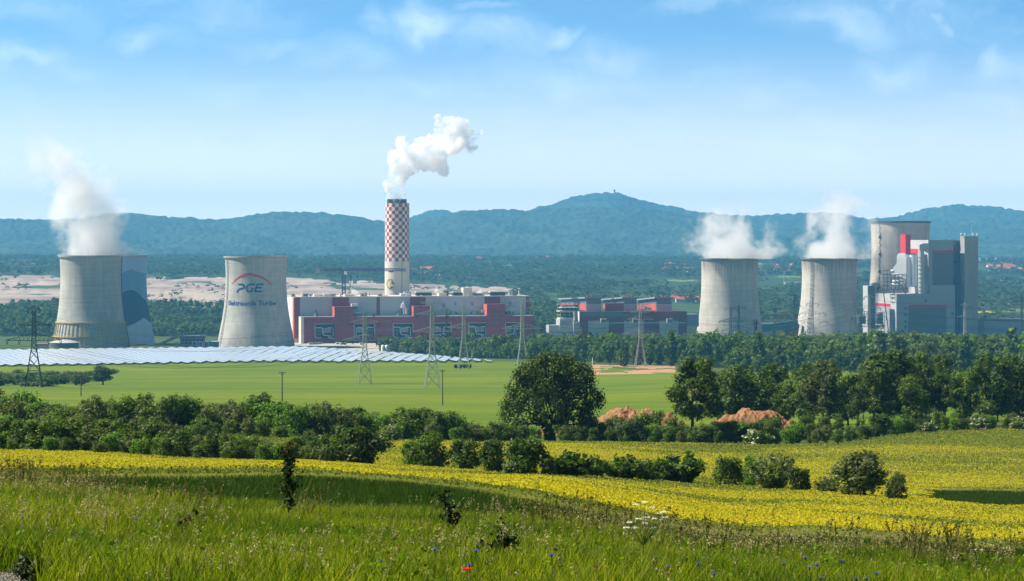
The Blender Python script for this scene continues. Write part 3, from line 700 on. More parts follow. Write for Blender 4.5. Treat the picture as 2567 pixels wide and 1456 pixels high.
for (p0, p1, rt_) in ((838.6,885,768.5),(1036.7,1078.4,767),(1220.6,1265.7,762)):
    b = MB(); fr.box(b, p0, p1, rt_, None, D0-1.2, 22); st = b.build('stair_tower', M['red'], B1)
    b = MB(); u0 = fr.u(p0,D0-1.2); b.box(u0-.25, u0+.02, D0-1.2, D0+20, zt_+1, fr.z(p0,rt_,D0-1.2)-.2); b.build('sunlit_side_wall', M['red_orange'], st)  # sun side of the red tower, lit tone put into the cladding colour
    for rw in (780,791,801,813):
        for f_ in (.2,.62):
            pa = p0+(p1-p0)*f_; b = MB(); fr.box(b, pa, pa+10, rw, rw+2.6, D0-1.35, .3); b.build('window_band', M['glassdark'], st)
for pa in (766,782,962,977,1066,1152,1310):
    for rw in (801,813):
        b = MB(); fr.box(b, pa, pa+9, rw, rw+2, D0-.12, .3); b.build('window_band', M['glassdark'], B1)
# ledge equipment: hoppers, air units, white ducts
for (p, w, r0, r1) in ((792,16,776,793),(1000,14,778,793),(916,9,776,793)):
    b = MB(); u_ = fr.u(p,-8); z0, z1 = zt_+.6, fr.z(p,r0,-8); b.lathe([(w*.24,z0),(w*.16,z0+(z1-z0)*.35),(w*.06,z0+(z1-z0)*.5),(w*.05,z1)], 10, True, c=(u_,-8)); b.build('vent_hood', M['steel_dark'], B1)
for (p0, p1, r0, r1, mt) in ((881,897,761,768,'white'),(881,896,768,775,'clad_dark'),(1208,1219,776,783,'clad_grey'),(1267,1280,778,785,'clad_dark'),(1011,1023,754,793,'clad_grey'),(1004,1020,788,793,'blue_steel'),(886,906,789,793,'blue_steel'),(1080,1094,788,793,'blue_steel')):
    b = MB(); fr.box(b, p0, p1, r0, r1, -9, 6); b.build('air_unit', M[mt], B1)
b = MB(); b.pipe([fr.pt(1006,772,-9.5), fr.pt(1007,762,-9.5), fr.pt(1012,760,-9.5), fr.pt(1013,768,-9.5), fr.pt(1017,772,-9.5), fr.pt(1017.5,786,-9.5)], 1.0, 8); b.build('duct', M['white'], B1)
b = MB()
for p in np.arange(765, 1335, 4.6):
    if not any(a_-2 < p < c_+2 for a_, c_ in ((838,886),(1036,1079),(1220,1266))): b.tube(fr.pt(p,793.2,D0+.5), fr.pt(p,789.6,D0+.5), .16, n=4)
b.build('railing', M['steel'], B1)
# roof clutter
rr = random.Random(8)
ROOF = [(733,739,737,742,'clad_dark'),(757,762,735,743,'concrete'),(764,772,736,743,'clad_dark'),(776,781,738,744,'clad_dark'),(787,799,737,744,'white'),(801,812,738,744,'clad_white'),(812,828,736.5,744,'cream'),(829,841,736,744,'clad_grey'),(851,856,736,744,'cream'),
  (864,889,737,744,'cream'),(902,920,739,744,'white'),(906,911,735,744,'clad_dark'),(916,919,733,744,'clad_dark'),(949,957,737,744,'clad_dark'),(960,972,740,744,'white'),(1004,1028,735,743,'cream'),(1014,1030,731,736,'clad_grey'),
  (1042,1084,730,733.5,'cream'),(1044,1082,733.5,740,'dark'),(1100,1119,734,744,'cream'),(1112,1124,729,736,'clad_dark'),(1135,1161,731,734,'cream'),(1137,1160,734,740,'dark'),(1161,1183,721,743,'cream'),(1188,1208,735,743,'clad_dark'),(1206,1214,734,743,'cream'),
  (1228,1268,730.5,733,'cream'),(1230,1266,733,739,'dark'),(1277,1296,734,741,'clad_grey'),(1280,1286,726,734,'clad_dark'),(1288,1306,731,733,'clad_dark'),(1056,1060,740,744,'white'),(1073,1095,741,744,'roof_light')]
for (p0, p1, r0, r1, mt) in ROOF:
    d = rr.uniform(6, 18); b = MB(); z1 = fr.z((p0+p1)/2, r0, d); z0 = max(ztop+1.1, fr.z((p0+p1)/2, r1, d)) if r1 < 736 else ztop+1.1
    if z1 > z0+.3: b.box(fr.u(p0,d), fr.u(p1,d), d, d+rr.uniform(6,14), z0, z1); b.build('roof_unit', M[mt], B1)
for p in (741,769,853,911,926,962,1001,1018,1092,1173,1270,1283,1300,1303,1187,1219):
    d = rr.uniform(5, 20); b = MB(); u_ = fr.u(p,d); b.tube((u_,d,ztop+1), (u_,d,ztop+rr.uniform(3,8)), rr.uniform(.25,.6), n=6); b.build('roof_pipe', M[rr.choice(['steel','concrete_dark','white'])], B1)

# --- tower crane behind the boiler house
def lattice(b, a, c, w, n, t, tri=False):
    """square or triangular lattice boom between two points"""
    a, c = Vector(a), Vector(c); d = (c-a).normalized(); up = Vector((0,0,1)) if abs(d.z) < .8 else Vector((1,0,0)); s_ = d.cross(up).normalized(); up = s_.cross(d)
    offs = [(-1,-1),(1,-1),(1,1),(-1,1)] if not tri else [(-1,-1),(1,-1),(0,1)]
    cs = [[a+(c-a)*(i/n)+(s_*ox+up*oz)*w*.5 for i in range(n+1)] for ox, oz in offs]
    for L in cs: b.bar(L[0], L[-1], t)
    m_ = len(cs)
    for i in range(n):
        for k in range(m_):
            A, B_ = cs[k], cs[(k+1) % m_]; b.bar(A[i], B_[i+1] if (i+k) % 2 else B_[i], t*.65); b.bar(A[i] if (i+k) % 2 == 0 else A[i+1], B_[i+1] if (i+k) % 2 == 0 else B_[i], t*.65)
    return b
KY = 3226.0; kk = KY/F; cx0 = (861.5-CX)*kk; zj = H-(677-HR)*kk
cr = empty('tower_crane', (cx0, KY, 0), 'blue flat topped tower crane with its jib reaching across the chimney', 'crane')
lattice(MB(), (0,0,0), (0,0,zj-4), 4.0, 22, .95).build('mast', M['crane_blue'], cr)
b = MB(); b.tube((0,0,zj-4),(0,0,zj-.5), 2.4, 2.0, 10); b.build('slewing_ring', M['steel_dark'], cr)
b = MB(); b.box(.8,3.6,-3.2,-1,zj-5.5,zj-1.5); b.build('cab', M['white'], cr)
lattice(MB(), (2,0,zj+1.0), ((1017-861.5)*kk,0,zj+.4), 3.0, 28, .8, True).build('jib', M['crane_blue'], cr)
lattice(MB(), (-2,0,zj+.8), ((796-861.5)*kk,0,zj+.2), 2.2, 10, .8, True).build('counter_jib', M['steel_dark'], cr)
b = MB(); b.box((791-861.5)*kk, (803-861.5)*kk, -1.6, 1.6, zj-3.8, zj+1.6); b.box((806-861.5)*kk, (813-861.5)*kk, -1.2, 1.2, zj-1.5, zj+.8); b.build('counterweight', M['concrete_dark'], cr)
b = MB(); tx = (980-861.5)*kk; b.box(tx-3, tx+3, -1.2, 1.2, zj-2.6, zj-1.0); b.tube((tx,0,zj-2.6),(tx,0,zj-5), .25, n=4); b.build('trolley', M['steel_dark'], cr)
c2 = empty('lattice_derrick', ((868-CX)*kk, KY+6, 0), 'small dark lattice derrick leaning beside the crane mast', 'crane')
z2 = H-(693-HR)*kk; lattice(MB(), (0,0,20), (5.5,0,z2), 1.6, 16, .3).build('boom', M['steel_dark'], c2); b = MB(); b.bar((5.5,0,z2),(9,0,60), .2); b.bar((5.5,0,z2),(2,0,55), .2); b.box(4.3,6.7,-.6,.6,z2-1,z2+.8); b.build('rigging', M['steel_dark'], c2)

# --- the older red and white block
f2 = Frame(1452, 3165, 12); B2 = f2.root('turbine_hall', 'stepped dark red and white hall with three dark shed roofs, half built at one end', 'building')
def Z3(zx): return 1315.6+zx*.24406
def R3(zy): return 689.2+zy*.244
b = MB(); f2.box(b, 1452, 1721, 780.7, None, 0, 30); b.build('main_wall', M['red'], B2)
b = MB(); u0 = f2.u(1452); b.box(u0-.3, u0+.02, 0, 30, f2.z(1452,R3(475)), f2.z(1452,780.7)); b.build('end_panel', M['white'], B2)
b = MB(); f2.box(b, 1452, 1560, R3(375), R3(420), -.3, .5, 0); f2.box(b, 1522, 1600, R3(395), R3(430), -.25, .4); b.build('dark_band', M['clad_dark'], B2)
b = MB(); f2.box(b, 1452, 1721, R3(500), R3(520), -.22, .4); b.build('window_band', M['glassdark'], B2)
for (x0, x1) in ((650,860),(1018,1222),(1380,1575)):
    b = MB(); f2.box(b, Z3(x0), Z3(x1), R3(468), None, -.6, 1); b.build('white_panel', M['clad_white'], B2)
for x0 in (778,1108,1458):
    b = MB(); f2.box(b, Z3(x0), Z3(x0+58), R3(448), R3(492), -5, 5); hd = b.build('dormer_unit', M['cream'], B2)
    b = MB(); f2.box(b, Z3(x0+10), Z3(x0+54), R3(458), R3(486), -5.2, .3); b.build('opening', M['clad_dark'], hd)
b = MB(); b.pipe([f2.pt(1487,R3(492),-2), f2.pt(1720,R3(490),-2)], .5, 6); b.build('pipe', M['white'], B2)
for k, (xa, xb, xc) in enumerate(((370,632,780),(805,1015,1145),(1160,1350,1505))):
    d = 24; u1, u2 = f2.u(Z3(xb),d), f2.u(Z3(xc),d); dep = f2.v(Z3(xa),u1)-d; zf = f2.z(Z3(xc),R3(238),d); zb2 = zf-5; zl = f2.z(Z3(xc),780,d)
    b = MB(); b.prism([(d,zl),(d+dep,zl),(d+dep,zb2),(d,zf)], 'x', u1, u2); sh = b.build('roof_shed', M['clad_dark'], B2)
    b = MB(); b.prism([(d-3,zf),(d+dep+3,zb2),(d+dep+3,zb2+1.6),(d-3,zf+1.6)], 'x', u1-3, u2+2.5); b.build('shed_roof', M['clad_grey'], sh)
    b = MB(); f2.box(b, Z3(xb+3), Z3(xc-3), R3(296), R3(398 if k == 2 else 372), d-.5, .6); b.build('white_panel', M['clad_lilac'], sh)
    for t in np.linspace(0, 1, 9): b = MB(); p_ = Z3(xb+8+(xc-xb-16)*t); b.tube(f2.pt(p_,R3(247),d-.3), f2.pt(p_,R3(290),d-.3), .22, n=4); b.build('mullion', M['steel'], sh)
    b = MB(); zq = f2.z(Z3(xb),R3(292),d); b.prism([(d+2,zl+1),(d+dep,zl+1),(d+dep,zq-4),(d+2,zq)], 'x', u1-.4, u1-.02); b.build('sunlit_side_panel', M['red_orange'], sh)  # red strip on the sun side, its lit tone painted in
    b = MB(); v0, v1 = d+dep*.25, d+dep*.6; b.box(u1-.7, u1-.3, v0, v1, zl+4, zq-8); b.build('side_window', M['glassdark'], sh)
    for _ in range(5): uu = rr.uniform(u1, u2); vv = rr.uniform(d, d+dep*.6); b = MB(); b.box(uu, uu+1.2, vv, vv+1.2, zf-2, zf+3.2); b.build('roof_vent', M['red_orange'], sh)
b = MB(); f2.box(b, Z3(830), Z3(1015), R3(290), R3(385), 20, 4); b.build('red_screen', M['red'], B2)
b = MB(); f2.box(b, Z3(245), Z3(360), R3(515), None, 6, 18); f2.box(b, Z3(358), Z3(500), R3(455), None, 4, 22); f2.box(b, Z3(498), Z3(566), R3(482), None, -1, 20); b.build('white_annex', M['clad_white'], B2)
b = MB(); f2.box(b, Z3(380), Z3(490), R3(468), R3(500), 3.8, .4); b.build('annex_window', M['clad_grey'], B2)
def cage(b, fr_, p0, p1, r0, r1, d0, d1, nx, nz, t):
    for d in (d0, d1):
        for i in range(nx+1): p = p0+(p1-p0)*i/nx; b.bar(fr_.pt(p,r0,d0)+Vector((0,d-d0,0)), fr_.pt(p,r1,d0)+Vector((0,d-d0,0)), t)
        for j in range(nz+1): r_2 = r0+(r1-r0)*j/nz; b.bar(fr_.pt(p0,r_2,d0)+Vector((0,d-d0,0)), fr_.pt(p1,r_2,d0)+Vector((0,d-d0,0)), t)
    for i in range(nx+1):
        for j in range(nz+1): q_ = fr_.pt(p0+(p1-p0)*i/nx, r0+(r1-r0)*j/nz, d0); b.bar(q_, q_+Vector((0,d1-d0,0)), t)
    return b
cage(MB(), f2, Z3(365), Z3(550), R3(300), R3(450), 10, 26, 4, 4, .5).build('open_frame', M['tan'], B2)
b = MB(); f2.box(b, Z3(355), Z3(500), R3(368), R3(376), 8, 18); f2.box(b, Z3(360), Z3(495), R3(440), R3(452), 8, 18); f2.box(b, Z3(380), Z3(540), R3(330), R3(338), 9, 16); b.build('open_floor', M['cream'], B2)
b = MB(); f2.box(b, Z3(375), Z3(495), R3(385), R3(438), 22, 4); f2.box(b, Z3(380), Z3(545), R3(310), R3(365), 24, 3); b.build('back_wall', M['dark'], B2)
cage(MB(), f2, Z3(1160), Z3(1262), R3(300), R3(395), 14, 24, 3, 4, .5).build('open_frame', M['tan'], B2)
b = MB(); f2.box(b, Z3(1665), Z3(1785), R3(402), R3(530), 12, 20); b.build('grey_annex', M['clad_grey'], B2)

# --- the new grey and red block
f6 = Frame(2247, 3230, 12); B3 = f6.root('boiler_block', 'grey boiler block with red trims, dark panels, silver ducts and a concrete stair tower', 'building')
def X5(zx): return 2098.8+zx*.21512
def Y5(zy): return 532.5+zy*.21514
vl = f6.v(2194.5, 0); b = MB(); f6.box(b, X5(690), X5(1078), Y5(952), None, 0, vl); f6.box(b, X5(1078), X5(1366), Y5(848), None, 0, vl); b.build('lower_block', M['clad_grey'], B3)
b = MB(); b.box(-.35, .02, .3, vl, -1, f6.z(2247,Y5(955))-.1); lw = b.build('sunlit_side_wall', M['clad_lilac'], B3)  # sun side in lighter cladding than the front, sunlight painted in
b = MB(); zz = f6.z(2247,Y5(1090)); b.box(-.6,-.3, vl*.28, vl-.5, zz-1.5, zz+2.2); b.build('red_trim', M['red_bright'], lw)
b = MB(); b.box(-.55,-.3, vl*.28, vl-.5, 0, zz-1.5); b.build('dark_panel', M['clad_grey'], lw)  # sunlit copy of the dark panel, light painted as a paler grey
b = MB(); f6.box(b, X5(826), X5(1268), Y5(1102), None, -.3, .5); b.build('dark_panel', M['clad_dark'], B3)
b = MB(); f6.box(b, X5(824), X5(1270), Y5(1077), Y5(1102), -.6, .8); b.build('red_trim', M['red_bright'], B3)
for (zx, zy) in ((792,1118),(792,1190),(792,1270),(792,1332),(1028,1028),(1340,1178)):
    b = MB(); f6.box(b, X5(zx-13), X5(zx+13), Y5(zy-16), Y5(zy+16), -.3, .5); b.build('window', M['clad_dark'], B3)
d = 6; ub = f6.u(2326.8,d); vb = f6.v(2281.6,ub)
b = MB(); f6.box(b, 2326.8, 2389, Y5(320), Y5(870), d, vb-d); bl_ = b.build('boiler_tower', M['clad_grey'], B3)
b = MB(); b.box(ub-.35, ub+.02, d+.4, vb, 40, f6.z(2326.8,Y5(320),d)-.1); b.build('sunlit_side_wall', M['clad_lilac'], bl_)  # sun side of the boiler tower, sunlight painted as paler cladding
b = MB(); zr = f6.z(2326.8,Y5(452),d); b.box(ub-.7, ub-.3, d+18, vb, zr-3, zr+3); b.build('red_trim', M['red_bright'], bl_)
b = MB(); f6.box(b, X5(1110), X5(1349), Y5(465), Y5(845), d-.3, .5); b.build('dark_panel', M['clad_dark'], bl_)
b = MB(); f6.box(b, X5(1108), X5(1349), Y5(440), Y5(465), d-.6, .8); b.build('red_trim', M['red_bright'], bl_)
b = MB(); f6.box(b, X5(1349), X5(1428), Y5(325), None, 22, 30); sf = b.build('service_shaft', M['clad_dark'], B3)
b = MB()
for zx in (1385,1412): b.tube(f6.pt(X5(zx),Y5(330),19), f6.pt(X5(zx),Y5(1380),19), .7, n=6)
for zy in (345,560,770,800): f6.box(b, X5(1372), X5(1420), Y5(zy), Y5(zy+30), 17, 4)
b.build('riser_pipe', M['steel_dark'], sf)
d = 2; uc = f6.u(2417,d); vc = f6.v(2406,uc); b = MB(); f6.box(b, 2417, 2451, Y5(277), None, d, vc-d); ct = b.build('stair_tower', M['concrete_dark'], B3)
for p in (2408,2418,2438,2448):
    q_ = f6.pt(p,Y5(277),d+3); b = MB(); b.tube(q_, q_+Vector((0,0,2)), .4, n=6); b.lathe([(.01,q_.z+2),(1.0,q_.z+2.4),(1.0,q_.z+3.4),(.01,q_.z+4)], 8, c=(q_.x,q_.y)); b.build('roof_dome', M['white'], ct)
b = MB(); q_ = f6.pt(2434,Y5(277),d+6); b.tube(q_, q_+Vector((0,0,14)), .3, .1, 5); b.build('aerial', M['steel'], ct)
d = 14; u5 = f6.u(2175,d); v5 = f6.v(2163,u5); b = MB(); f6.box(b, 2175, 2192, Y5(853), None, d, v5-d); lt = b.build('lift_tower', M['clad_grey'], B3)
b = MB(); b.box(u5-.3, u5+.02, d+.1, v5, 0, f6.z(2175,Y5(853),d)-.1); b.build('sunlit_side_wall', M['clad_lilac'], lt)  # lit face of the lift tower, light painted as paler cladding
b = MB(); f6.box(b, 2177, 2191, Y5(856), None, d-.25, .4); b.build('dark_panel', M['clad_dark'], lt)  # front turned from the sun, its shade painted as darker cladding
# reactor, red column, ducts and cage
d = 12; ur = f6.u(X5(800),d); ur1 = f6.u(X5(940),d); vt = f6.v(X5(690),ur); vh = f6.v(X5(645),ur); zA = f6.z(X5(800),Y5(475),d); zB = f6.z(X5(800),Y5(590),d); zC = f6.z(X5(800),Y5(690),d); zD = f6.z(X5(800),Y5(868),d)
b = MB(); b.prism([(d,zD),(d+12,zD),(vh,zC),(vh,zC+4),(vt,zB),(vt,zA-4),(vt-7,zA),(d+5,zA),(d,zA-5)], 'x', ur, ur1); rc = b.build('reactor_casing', M['alu'], B3)
b = MB(); b.lathe([(5.5,zD+2),(5.5,zA-2)], 24, True, c=(ur1-4.8,d+1.5)); b.build('round_casing', M['alu'], rc)
ud = f6.u(X5(793),d+4); b = MB(); vq = f6.v(X5(733),ud); b.box(ud, f6.u(X5(850),d+4), d+4, vq, zA-1, f6.z(X5(800),Y5(257),d+4)); b.build('red_column', M['red_bright'], B3)
b = MB(); pp = X5(975); q0 = f6.pt(pp,Y5(955),3); q1 = f6.pt(pp,Y5(420),3); rp = 35*.21512*.5; b.tube(q0, q1, rp, n=20); vd = b.build('gas_duct', M['clad_white'], B3)
for zy in (520,560,607,657,707,757,807,860,905,940): b = MB(); z = f6.z(pp,Y5(zy),3); b.lathe([(rp,z-.35),(rp+.7,z-.35),(rp+.7,z+.35),(rp,z+.35)], 20, c=(q0.x,q0.y)); b.build('stiffener_ring', M['clad_lilac'], vd)
b = MB(); q2 = f6.pt(X5(1048),Y5(395),3); b.prism([(q1.x-rp,q1.z-1),(q1.x+rp,q1.z-1),(q2.x,f6.z(X5(1048),Y5(470),3)),(q2.x,q2.z+4),(q1.x+2,q2.z+4),(q1.x-rp,q1.z+5)], 'y', 3-rp, 3+rp); b.build('duct_elbow', M['clad_white'], vd)
cage(MB(), f6, X5(543), X5(800), Y5(720), Y5(893), 8, 24, 6, 4, .55).build('cage_frame', M['steel_dark'], B3)
cage(MB(), f6, X5(530), X5(660), Y5(675), Y5(722), 14, 24, 3, 1, .4).build('cage_frame', M['steel_dark'], B3)
for (zx, zy, w, h_) in ((640,680,26,14),(672,720,45,14),(690,800,50,22),(720,760,40,16),(675,845,60,24),(700,880,70,8)):
    q_ = f6.pt(X5(zx),Y5(zy),15); b = MB(); b.lathe([(.01,q_.z-h_*.11),(w*.10,q_.z-h_*.1),(w*.12,q_.z),(w*.09,q_.z+h_*.09),(.01,q_.z+h_*.12)], 12, c=(q_.x,q_.y)); b.build('vessel', M['white'], B3)
b = MB(); b.bar(f6.pt(X5(590),Y5(893),16), f6.pt(X5(540),Y5(945),16), .9); b.bar(f6.pt(X5(655),Y5(893),16), f6.pt(X5(658),Y5(950),16), .9); b.bar(f6.pt(X5(760),Y5(893),12), f6.pt(X5(795),Y5(950),12), .9); b.build('support_strut', M['steel_dark'], B3)
b = MB(); b.bar(f6.pt(X5(536),Y5(940),-3), f6.pt(X5(592),Y5(1370),-3), 1.1); b.build('inclined_pipe', M['steel_dark'], B3)
fk = empty('pipe_rack', (f6.O[0], f6.O[1], 0), 'dark steel pipe rack full of pipework at the foot of the boiler block', 'pipe rack', rz=f6.b)
cage(MB(), f6, X5(245), X5(345), Y5(1150), Y5(1330), 2, 14, 3, 5, .5).build('frame', M['steel_dark'], fk)
cage(MB(), f6, X5(420), X5(545), Y5(1170), Y5(1390), 0, 12, 3, 6, .5).build('frame', M['steel_dark'], fk)
b = MB(); f6.box(b, X5(470), X5(530), Y5(1180), Y5(1300), 3, 8); f6.box(b, X5(425), X5(540), Y5(1320), Y5(1345), 2, 9); f6.box(b, X5(255), X5(330), Y5(1200), Y5(1290), 4, 8); b.build('plant_box', M['clad_dark'], fk)
b = MB(); b.pipe([f6.pt(X5(470),Y5(1165),1), f6.pt(X5(520),Y5(1160),1), f6.pt(X5(525),Y5(1175),1)], 1.5, 8); b.build('pipe', M['cream'], fk)
b = MB(); f6.box(b, X5(380), X5(470), Y5(1352), Y5(1364), -1, 6); b.build('canopy', M['red_orange'], fk)

# --- smaller works buildings
f7 = Frame(2452, 3260, 12)
B4 = f7.root('low_hall', 'long low blue grey hall running on past the concrete stair tower', 'building')
b = MB(); f7.box(b, 2458, 2640, 803.5, None, 0, 40); b.build('wall', M['clad_grey'], B4); b = MB(); f7.box(b, 2456, 2642, 800.5, 803.5, -1, 42); b.build('roof', M['clad_dark'], B4)
b = MB(); f7.box(b, 2450, 2466, 799, None, -3, 10); b.build('porch', M['clad_dark'], B4)
f8 = Frame(1905, 3330, -4)
B5 = f8.root('conveyor_bridge', 'teal and white conveyor bridge on trestles between two cooling towers', 'conveyor')
b = MB(); b.hexa([tuple(f8.pt(1880,836,0)),tuple(f8.pt(2000,822,0)),tuple(f8.pt(2000,822,0)+Vector((0,5,0))),tuple(f8.pt(1880,836,0)+Vector((0,5,0))),tuple(f8.pt(1880,817,0)),tuple(f8.pt(2000,802,0)),tuple(f8.pt(2000,802,0)+Vector((0,5,0))),tuple(f8.pt(1880,817,0)+Vector((0,5,0)))]); b.build('gallery', M['teal'], B5)
b = MB(); lattice(b, f8.pt(1880,824,-1), f8.pt(2000,810,-1), 4.5, 16, .4); b.build('truss', M['steel_dark'], B5)
for p in (1938,1942,1972): b = MB(); b.bar(f8.pt(p,822,1), Vector((f8.u(p,1),1,0)), 1.4); b.build('trestle', M['steel_dark'], B5)
B6 = f8.root('white_shed', 'white shed under the conveyor bridge', 'building'); b = MB(); f8.box(b, 1905, 1958, 812, None, 16, 14); b.build('wall', M['white'], B6); b = MB(); f8.box(b, 1904, 1959, 810, 812, 15, 16); b.build('roof', M['clad_grey'], B6)
B7 = f8.root('pink_shed', 'faded pink red shed under the conveyor bridge', 'building'); b = MB(); f8.box(b, 1960, 2000, 812, None, 12, 14); b.build('wall', M['check_red'], B7); b = MB(); f8.box(b, 1959, 2001, 810.5, 812, 11, 16); b.build('roof', M['clad_lilac'], B7)
o = f8.root('loading_crane', 'small orange loading crane behind the conveyor bridge', 'crane'); lattice(MB(), f8.pt(1949,812,20), f8.pt(1949,785,20), 2, 6, .4).build('mast', M['red_orange'], o); lattice(MB(), f8.pt(1946,788,20), f8.pt(1992,788,20), 1.6, 12, .35).build('jib', M['red_orange'], o)
# beside the first towers
Yt = 2770; k = Yt/F; o = empty('storage_tank', ((160-CX)*k, Yt, 1), 'dark grey round storage tank with a pale shallow cone roof', 'tank')
rr_ = 37.5*k; z1 = H-(858-HR)*k-1; b = MB(); b.lathe([(rr_,-3),(rr_,z1)], 40); b.build('wall', M['clad_dark'], o, True); b = MB(); b.lathe([(rr_+.3,z1),(rr_*.45,z1+2.4),(.05,z1+3.2)], 40); b.build('roof', M['clad_lilac'], o)
f9 = Frame(92, 2780, 4); B8 = f9.root('flat_hut', 'flat pale hut beside the dark round tank', 'building'); b = MB(); f9.box(b, 92, 150, 863.5, None, 0, 14); b.build('wall', M['clad_white'], B8); b = MB(); f9.box(b, 91, 152, 861.5, 863.5, -1, 16); b.build('roof', M['red_orange'], B8)
f10 = Frame(450, 2940, 5); B9 = f10.root('transfer_house', 'tan brick transfer house with rows of dark windows and a sloping conveyor', 'building')
b = MB(); f10.box(b, 451, 513, 846, None, 0, 18); b.build('wall', M['tan'], B9); b = MB(); f10.box(b, 448, 516, 842.5, 846, -1.5, 22); b.build('roof', M['clad_dark'], B9); b = MB(); f10.box(b, 460, 500, 840.5, 842.5, 2, 8); b.build('rooflight', M['white'], B9)
for i in range(6):
    for rw in (850,858): b = MB(); f10.box(b, 455+i*9.5, 461+i*9.5, rw, rw+4.5, -.2, .4); b.build('window', M['glassdark'], B9)
b = MB(); P0, P1 = f10.pt(393,870,3), f10.pt(446,846,3); b.hexa([tuple(P0),tuple(P1),tuple(P1+Vector((0,5,0))),tuple(P0+Vector((0,5,0))),tuple(P0+Vector((0,0,3.4))),tuple(P1+Vector((0,0,3.4))),tuple(P1+Vector((0,5,3.4))),tuple(P0+Vector((0,5,3.4)))]); b.build('sloping_gallery', M['clad_grey'], B9)
b = MB(); f10.box(b, 440, 447, 858, None, -3, 4); b.build('pillar', M['cream'], B9)
o = f10.root('pipe_portal', 'white pipe portal frames beside the transfer house', 'pipe rack')
for p in (482,497,512): b = MB(); b.pipe([Vector((f10.u(p,-9),-9,0)), f10.pt(p,857,-9), f10.pt(p+10,857,-9), Vector((f10.u(p+10,-9),-9,0))], .55, 6); b.build('frame', M['white'], o)
o = f10.root('grey_shed', 'grey shed between transfer house and lettered tower', 'building'); b = MB(); f10.box(b, 512, 548, 858, None, 4, 16); b.build('wall', M['clad_grey'], o); b = MB(); f10.box(b, 511, 549, 856, 858, 3, 18); b.build('roof', M['clad_lilac'], o)
for p, lb in ((959.5,'white upright tank, the one nearer the lettered tower, at the edge of the panels'),(969,'white upright tank standing beside its twin at the edge of the panels')):
    Yt = 2300; k = Yt/F; g0 = gz1((p-CX)*k, Yt); o = empty('white_tank', ((p-CX)*k, Yt, g0), lb, 'tank', 'white twin tanks'); zt2 = H-(864-HR)*k-g0
    b = MB(); b.lathe([(1.65,-1),(1.65,zt2-1),(1.2,zt2-.3),(.05,zt2)], 18); b.build('shell', M['white'], o, True); b = MB(); b.tube((1.7,-.6,0),(1.7,-.6,zt2-1), .1, n=5); b.build('pipe', M['steel'], o)
# parked containers and cars on the yard, tiny and far
rr = random.Random(21)
for i, p in enumerate((778,786,795,803,846,856,864,905,1012,1030,1050)):
    Yt = 3075+rr.uniform(-12,10); k = Yt/F; o = empty('yard_container', ((p-CX)*k, Yt, 0), 'small grey container standing on the pale yard below the boiler house', 'container', 'containers on the pale yard', R(12))
    b = MB(); b.box(-2.2,2.2,-1.2,1.2,0.0,2.4); b.build('box', M[rr.choice(['clad_white','clad_grey','white'])], o); b = MB(); b.box(-1.5,1.5,-1.28,-1.1,.4,1.6); b.build('door', M['clad_dark'], o)

# --- steam
def steam(name, label, cx_, cy_, z0, r0, hgt, drift, grow, dens, thick, fade, c, seed, scale, bend=0.0):
    """a drifting column of steam: a volume whose edges are torn by turbulence"""
    b = MB(); Rm = r0*(1+grow)+abs(drift)+abs(bend)+12; b.box(-Rm, Rm, -r0*(1+grow*.6)-6, r0*(1+grow*.6)+6, -1.5, hgt); m, g = new_mat(name)
    p0 = g.node('ShaderNodeTexCoord').outputs['Object']; x, y, z = g.sep(p0)[:3]
    w = g.vm('SCALE', g.vm('SUBTRACT', g.noise(g.vm('ADD', p0, (seed*37.1, seed*11.7, seed*5.3)), scale*.6, 3, .5, out=1), (.5,.5,.5)), r0*1.1)
    hh = g.m('DIVIDE', z, hgt, clamp=True); amp = g.smooth(hh, 0.0, .35)
    p = g.vm('ADD', p0, g.vm('SCALE', w, amp)); x, y, z2 = g.sep(p)[:3]
    cx = g.m('ADD', g.m('MULTIPLY', hh, drift), g.m('MULTIPLY', g.m('SINE', g.m('MULTIPLY', hh, 5.5)), bend))
    rad = g.m('MULTIPLY', g.m('ADD', g.m('MULTIPLY', g.m('POWER', hh, .7), grow), 1.0), r0)
    rr = g.m('DIVIDE', g.vm('LENGTH', g.comb(g.m('SUBTRACT', x, cx), y, 0.0)), rad)
    n = g.noise(g.vm('ADD', p, (seed*3.1, 0, seed*7.7)), scale, 6, .62)
    s = g.m('ADD', g.m('SUBTRACT', 1.0, rr), g.m('MULTIPLY', g.m('SUBTRACT', n, .5), c))
    s = g.m('SUBTRACT', s, g.m('MULTIPLY', g.m('POWER', hh, fade), thick))
    dn = g.m('MULTIPLY', g.smooth(s, .0, .45), g.m('MULTIPLY', g.m('SUBTRACT', 1.0, g.m('MULTIPLY', hh, .62)), g.m('MULTIPLY', g.smooth(hh, .98, .60), dens)))
    v = g.node('ShaderNodeVolumePrincipled'); v.inputs['Color'].default_value = (1,1,1,1); g.put(v.inputs['Density'], dn); v.inputs['Anisotropy'].default_value = .3
    o = g.node('ShaderNodeOutputMaterial'); g.nt.links.new(v.outputs[0], o.inputs['Volume'])
    ob = b.build(name, m, None, loc=(cx_, cy_, z0)); tag(ob, label, 'steam', kind='stuff'); return ob
steam('steam', 'white steam column rising and leaning from the yellow framed cooling tower', T1.X, T1.Y, T1.h+1, float(T1.r(T1.h))*1.05, 158, -40, .70, .060, .95, 1.7, 3.0, 1, .026, 9)
steam('steam', 'ragged steam spreading over the cooling tower by the conveyor bridge', T4.X, T4.Y, T4.h+1, float(T4.r(T4.h))*1.25, 80, -6, 1.3, .050, 1.0, 1.0, 3.6, 2, .030, 6)
steam('steam', 'ragged steam climbing high over the cooling tower with the lattice ladder', T5.X, T5.Y, T5.h+1, float(T5.r(T5.h))*1.2, 120, 12, .95, .050, 1.05, 1.05, 3.5, 3, .027, 7)
